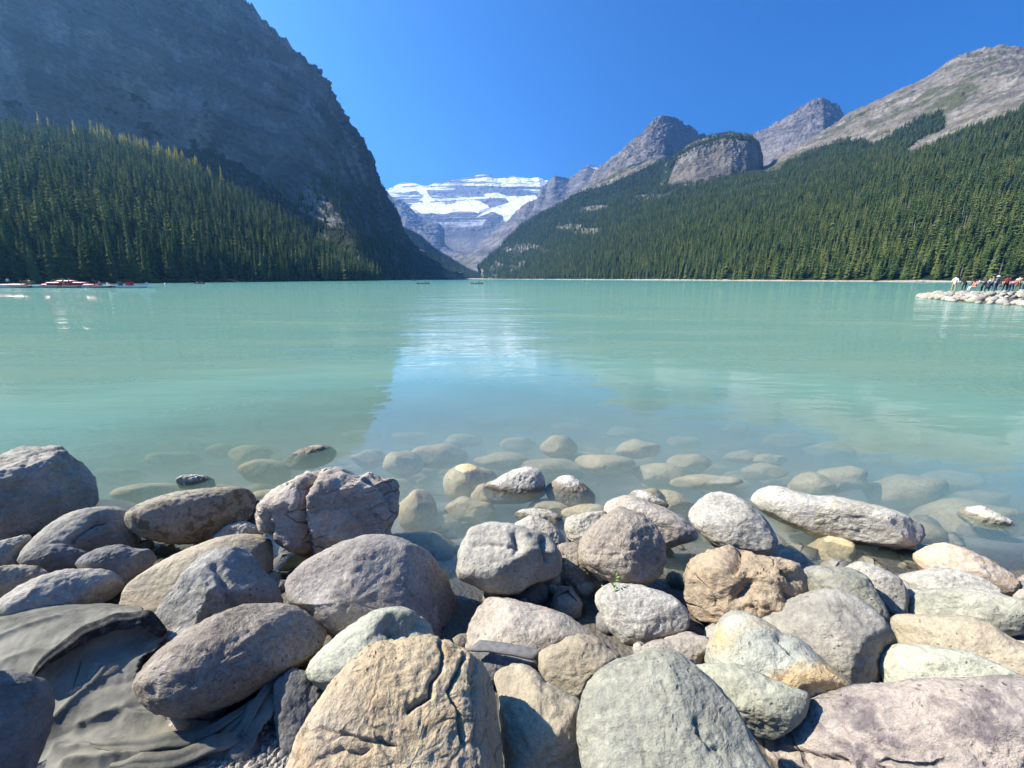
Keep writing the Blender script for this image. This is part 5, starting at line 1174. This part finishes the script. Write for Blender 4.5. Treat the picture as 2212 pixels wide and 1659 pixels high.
# ================================================================== CANOES, DOCK
def canoe_meshes(L, B, D, rise, mat, rim, inner):
    n, m_ = 33, 13
    tt = np.linspace(-1, 1, n); th = np.linspace(-math.pi / 2, math.pi / 2, m_)
    def shell(sc_, up):
        G = np.zeros((n, m_, 3))
        for i, t_ in enumerate(tt):
            hb = B / 2 * (1 - abs(t_) ** 2.4) ** .75 * sc_ + .006
            top = D + rise * abs(t_) ** 4
            keel = .02 + .5 * rise * max(0, abs(t_) - .86) / .14 + up
            G[i, :, 0] = t_ * L / 2 * (1 if sc_ == 1 else .985)
            G[i, :, 1] = hb * np.sign(np.sin(th)) * np.abs(np.sin(th)) ** .7
            G[i, :, 2] = top - (top - keel) * np.abs(np.cos(th)) ** .8
        return G
    h1 = grid_mesh('hull', shell(1, 0), (mat,)); h2 = grid_mesh('lining', shell(.95, .03)[:, ::-1], (inner,))
    V, Fc = [], []
    S = shell(1, 0)
    for side in (0, -1):
        k0 = len(V)
        for i in range(n):
            p = S[i, side]; sg = 1 if side else -1
            V += [p + np.array([0, -.02 * sg, -.02]), p + np.array([0, .02 * sg, -.02]), p + np.array([0, .02 * sg, .025]), p + np.array([0, -.02 * sg, .025])]
        for i in range(n - 1):
            for q_ in range(4):
                a = k0 + i * 4; Fc.append((a + q_, a + (q_ + 1) % 4, a + 4 + (q_ + 1) % 4, a + 4 + q_))
    g = mesh_from('gunwale', V, Fc, (rim,), False)
    def slab(x, w_, z): 
        hb = B / 2 * (1 - abs(2 * x / L) ** 2.4) ** .75 * .96
        v = [(x + a, b_, z + c) for a in (-w_ / 2, w_ / 2) for b_ in (-hb, hb) for c in (0, .025)]
        return mesh_from('seat', v, [(0, 1, 3, 2), (4, 6, 7, 5), (0, 2, 6, 4), (1, 5, 7, 3), (0, 4, 5, 1), (2, 3, 7, 6)], (rim,), False)
    return h1, h2, g, [slab(-L * .27, .24, D * .68), slab(L * .27, .24, D * .68)], slab(0, .06, D * .93)
def paint(name, c): return plain(name, c, .3, .06, 3., .5)
M_red, M_white, M_wood, M_dred, M_teal = paint('red_hull_paint', (.55, .022, .028)), paint('white_hull_paint', (.72, .74, .76)), plain('ash_wood', (.42, .30, .18), .6), paint('dark_red_hull_paint', (.20, .02, .03)), paint('teal_paint', (.05, .13, .16))
CN = {'red': canoe_meshes(5.2, .92, .36, .24, M_red, M_dred, M_wood), 'dark': canoe_meshes(5.2, .92, .36, .24, M_dred, M_wood, M_wood), 'white': canoe_meshes(9.5, 1.5, .55, .75, M_white, M_white, M_wood)}
def canoe(kind, loc, rotz, label, over=False, group=None, tilt=0.0):
    h1, h2, g, seats, th = CN[kind]
    e = link('canoe', None, loc=loc, label=label, cat='canoe', group=group); e.empty_display_size = .3
    e.rotation_euler = (math.pi + tilt if over else tilt, 0, rotz)
    h = link('hull', h1, e); link('lining', h2, h); link('gunwale', g, e); link('thwart', th, e)
    for s in seats: link('seat', s, e)
    return e
def paddle(loc, rot, label):
    V, Fc = [], []
    for i, (z, w_, d) in enumerate(((0, .016, .016), (.95, .016, .016), (1.0, .05, .012), (1.1, .09, .008), (1.42, .09, .008), (1.5, .03, .006))):
        V += [(-w_, -d, -z), (w_, -d, -z), (w_, d, -z), (-w_, d, -z)]
    for i in range(5):
        for q_ in range(4): a = i * 4; Fc.append((a + q_, a + (q_ + 1) % 4, a + 4 + (q_ + 1) % 4, a + 4 + q_))
    Fc += [(3, 2, 1, 0), (20, 21, 22, 23)]
    o = link('paddle', mesh_from('paddle', V, Fc, (M_wood,), False), loc=loc, label=label, cat='paddle'); o.rotation_euler = rot
CREWS = [(913, 168, 0.12, 'red canoe with two paddlers on the open lake', [(-.9, (.62, .6, .58), 'person in a pale jacket'), (1.0, NAVY, 'person in a dark blue jacket')], 'dark', 'paddled beyond the lake middle by two'),
         (1030, 172, -.1, 'dark canoe carrying three people before the far beach', [(-.95, WHITE, 'person in a white top'), (.1, (.5, .45, .42), 'small person in a light vest'), (1.0, BLACK, 'person in black')], 'dark', ''),
         (893, 390, .2, 'tiny far canoe with three paddlers near the shaded cliff', [(-1.0, WHITE, 'person in white'), (0, GREY, 'person in grey'), (1.1, (.6, .5, .5), 'person in pale pink')], 'red', ''),
         (428, 165, -.15, 'red canoe with two paddlers close to the left shore', [(-.95, (.7, .7, .68), 'person in a white shirt'), (1.1, (.5, .12, .10), 'person in a red vest')], 'red', '')]
for x_, f_, rz, lab, crew, kind, _x in CREWS:
    p = WS(x_, f_)
    canoe(kind, (p[0], p[1], -.10), rz, lab)
    for k, (u_, sh_, who) in enumerate(crew):
        q_ = (p[0] + u_ * math.cos(rz), p[1] + u_ * math.sin(rz), 0.0)
        person('paddle', q_, rz - math.pi / 2, sh_, GREY, DKHAIR if k % 2 else LTHAIR, who + ' seated in the ' + lab.split(' with ')[0].split(' carrying ')[0] + (' near the shaded cliff' if 'tiny' in lab else ' close to the left shore' if 'left shore' in lab else ''))
        if k != 1 or len(crew) == 2:
            paddle((q_[0] + .35 * math.cos(rz), q_[1] - .45, .85), (.35, .25 if k else -.25, rz), 'wooden paddle held by the ' + who + (' in the far canoe' if 'tiny' in lab else ' on the lake'))

FD = 95.0
def at_dock(x, dz=0, back=0.0):
    r_ = ray(x, 602.0); k = (FD + back) / r_[1]
    return np.array([r_[0] * k, FD + back, dz])
M_deck = plain('weathered_deck', (.42, .37, .31), .8, .2, 2.)
def box(name, x0, x1, y0, y1, z0, z1, mat, parent=None):
    v = [(x, y, z) for x in (x0, x1) for y in (y0, y1) for z in (z0, z1)]
    return link(name, mesh_from(name, v, [(0, 1, 3, 2), (4, 6, 7, 5), (0, 4, 5, 1), (2, 3, 7, 6), (0, 2, 6, 4), (1, 5, 7, 3)], (mat,), False), parent)
def dock(x0, x1, wdt, label):
    a, c = at_dock(x0)[0], at_dock(x1)[0]
    e = link('floating_dock', None, loc=(a, FD, 0), label=label, cat='dock')
    L = c - a
    npl = int(L / .6)
    for i in range(npl):
        box('plank', i * L / npl + .02, (i + 1) * L / npl - .02, 0, wdt, .42, .47, M_deck, e)
    box('fascia', -.03, L + .03, -.06, -.004, .16, .46, M_white, e)
    for i in range(int(L / 3)):
        box('float', i * 3 + .2, i * 3 + 2.8, .05, wdt - .05, -.25, .415, M_dred if i % 2 else M_teal, e)
    return e
dock(-60, 86, 3.2, 'white edged floating dock crowded with overturned red canoes')
dock(92, 240, 3.2, 'white edged floating dock below the long pile of red canoes')
dock(246, 330, 1.6, 'narrow low dock in front of the white high prowed canoe')
for i, (x_, bk, z_, rz) in enumerate([(108, 1.6, .84, .05), (150, 1.7, .86, -.04), (190, 1.6, .84, .08), (118, 1.5, 1.25, .0), (166, 1.6, 1.27, .03), (142, 1.6, 1.66, .02)]):
    p = at_dock(x_, z_, bk); canoe('red', p, rz, 'overturned red canoe in the long pile on the floating dock', True, 'canoes piled on the dock')
for x_, bk, z_ in ((6, 1.6, .82), (32, 1.7, .84), (-24, 1.6, .82)):
    p = at_dock(x_, z_, bk); canoe('red', p, rr.uniform(-.08, .08), 'overturned red canoe on the dock beside the boat people', True, 'canoes at the dock end')
for x_, dz in ((105, -.1), (146, -.1), (213, -.1), (40, -.1)):
    p = at_dock(x_, dz, -.9); canoe('dark', p, rr.uniform(-.03, .03), 'dark red canoe floating moored along the dock', False, 'canoes moored at the dock')
p = at_dock(272, -.08, 3.2); canoe('white', p, .03, 'long white high prowed canoe moored at the end of the docks')
e = link('crate', None, loc=at_dock(277, .47, .8), label='red storage crate standing on the narrow dock', cat='crate')
box('body', -.6, .6, -.4, .4, 0, .75, M_red, e); box('lid', -.64, .64, -.44, .44, .752, .86, M_dred, e)
e = link('drum', None, loc=at_dock(257, .47, .7), label='dark teal drum standing on the narrow dock', cat='drum')
uu = np.linspace(0, 2 * math.pi, 16, endpoint=False)
link('body', grid_mesh('body', np.stack([np.stack([.42 * np.cos(uu) * q_, .42 * np.sin(uu) * q_, np.full(16, z_)], -1) for q_, z_ in ((0, 0), (1, 0), (1.04, .3), (1, .6), (1.04, .85), (1, .9), (0, .9))]), (M_teal,), closed=True), e)
link('rim', grid_mesh('rim', np.stack([np.stack([.42 * np.cos(uu) * q_, .42 * np.sin(uu) * q_, np.full(16, z_)], -1) for q_, z_ in ((1.02, .88), (1.1, .90), (1.1, .95), (1.0, .95))]), (M_dred,), closed=True), e)
DK = [(15, 'stand', .5, WHITE, NAVY, 'person in white standing on the crowded dock'), (42, 'stand', 2.5, NAVY, BLACK, 'person in dark blue standing on the crowded dock'), (62, 'bend', 1.0, (.55, .4, .32), GREY, 'person in tan bending down at the gap between the docks'), (134, 'stand', .2, (.6, .38, .3), (.5, .36, .28), 'person in a peach top standing before the piled canoes'), (147, 'reach', -.6, (.58, .35, .33), (.10, .05, .05), 'person in a pink top lifting arms before the piled canoes'), (201, 'stand', -.3, BLACK, BLACK, 'person in black standing at the end of the canoe pile'), (211, 'sit', -1.2, (.7, .6, .55), GREY, 'person in pale clothes sitting at the end of the canoe pile')]
for x_, pose, rz, sh_, pa, lab in DK:
    q_ = at_dock(x_, .47, .35 if x_ > 100 else .8)
    if pose == 'sit': q_[2] = .30
    person(pose, q_, rz, sh_, pa, DKHAIR, lab)
# white mooring buoy
uu = np.linspace(0, math.pi, 9)
e = link('mooring_buoy', None, loc=(*WS(355, 150)[:2], 0), label='white mooring buoy floating off the left shore', cat='buoy')
link('float', grid_mesh('float', np.stack([np.stack([np.sin(q_) * np.cos(w) * .45, np.sin(q_) * np.sin(w) * .45, np.full(12, np.cos(q_) * .38 + .1)], -1) for q_ in uu]), (M_white,), closed=True), e)
link('ring', grid_mesh('ring', np.stack([np.stack([np.cos(w) * .1, np.sin(w) * .1, np.full(12, z_)], -1) for z_ in (.47, .56)]), (M_dred,), closed=True), e)

# ================================================================== BEACH along the right shore and the lake head
BE = [(978, 1690), (990, 1800), (1010, 1850), (1040, 1870), (1060, 1740)] + RIGHT_SHORE[2:]
bs = np.array([WS(x, f) for x, f in BE]); ts = np.r_[0, np.cumsum(np.linalg.norm(np.diff(bs, axis=0), axis=1))]
q = np.linspace(0, ts[-1], 420)
LN = np.stack([np.interp(q, ts, bs[:, i]) for i in range(3)], -1)
tn = np.gradient(LN, axis=0); nm = np.stack([tn[:, 1], -tn[:, 0]], -1) * -1; nm /= np.linalg.norm(nm, axis=1)[:, None]
wob = fbm(LN * .03, 4)
wfar = np.interp(LN[:, 1], [200, 600, 1500], [1.0, 1.2, 3.0])
rowsb = []
for wd, z_ in ((-2.2, -.15), (-.6, .25), (2.0, .75), (5.0, 1.5), (7.0, 1.7)):
    P_ = LN.copy(); o_ = (wd + wob * 1.6) * wfar
    P_[:, :2] += nm * o_[:, None]; P_[:, 2] = z_ * np.interp(LN[:, 1], [200, 1500], [.8, 2.2]); rowsb.append(P_)
t = NT('pale_beach')
P = t.pos()
t.bsdf(t.mix(t.ramp(t.noise(P, .5, 7, .7), .35, .65), (.30, .255, .18), (.52, .47, .37)), .95, t.bump(t.noise(P, 2.0, 5), .8, .3))
link('beach', grid_mesh('beach', np.stack(rowsb), (t.m,)), label='pale stony beach along the right shore', cat='beach', kind='structure')
M_drift = plain('bleached_driftwood', (.55, .49, .42), .9)
LG = []
for k in range(3):
    r2_ = random.Random(k); G_ = []
    for i in range(8):
        f = i / 7 - .5; rad = .16 * (1 - .35 * (f + .5)) * r2_.uniform(.9, 1.1)
        G_.append([(f * 2, math.cos(a) * rad + .06 * math.sin(f * 5 + k), math.sin(a) * rad + .1) for a in np.linspace(0, 2 * math.pi, 8, endpoint=False)])
    LG.append(grid_mesh('driftwood_log', np.array(G_), (M_drift,), closed=True))
for i in range(44):
    x_ = rr.uniform(1400, 2030); f_ = np.interp(x_, [a for a, _ in RIGHT_SHORE], [b_ for _, b_ in RIGHT_SHORE])
    p = WS(x_, f_); s = rr.uniform(1.2, 3.0)
    o = link('driftwood_log', LG[i % 3], loc=(p[0] - .2 + rr.uniform(-.6, 1.2), p[1] - .5, .35), rotz=rr.uniform(-.8, .5), label='bleached driftwood log lying on the beach of the right shore', cat='log', group='driftwood on the right beach')
    o.scale = (s, 1.6, 1.6)
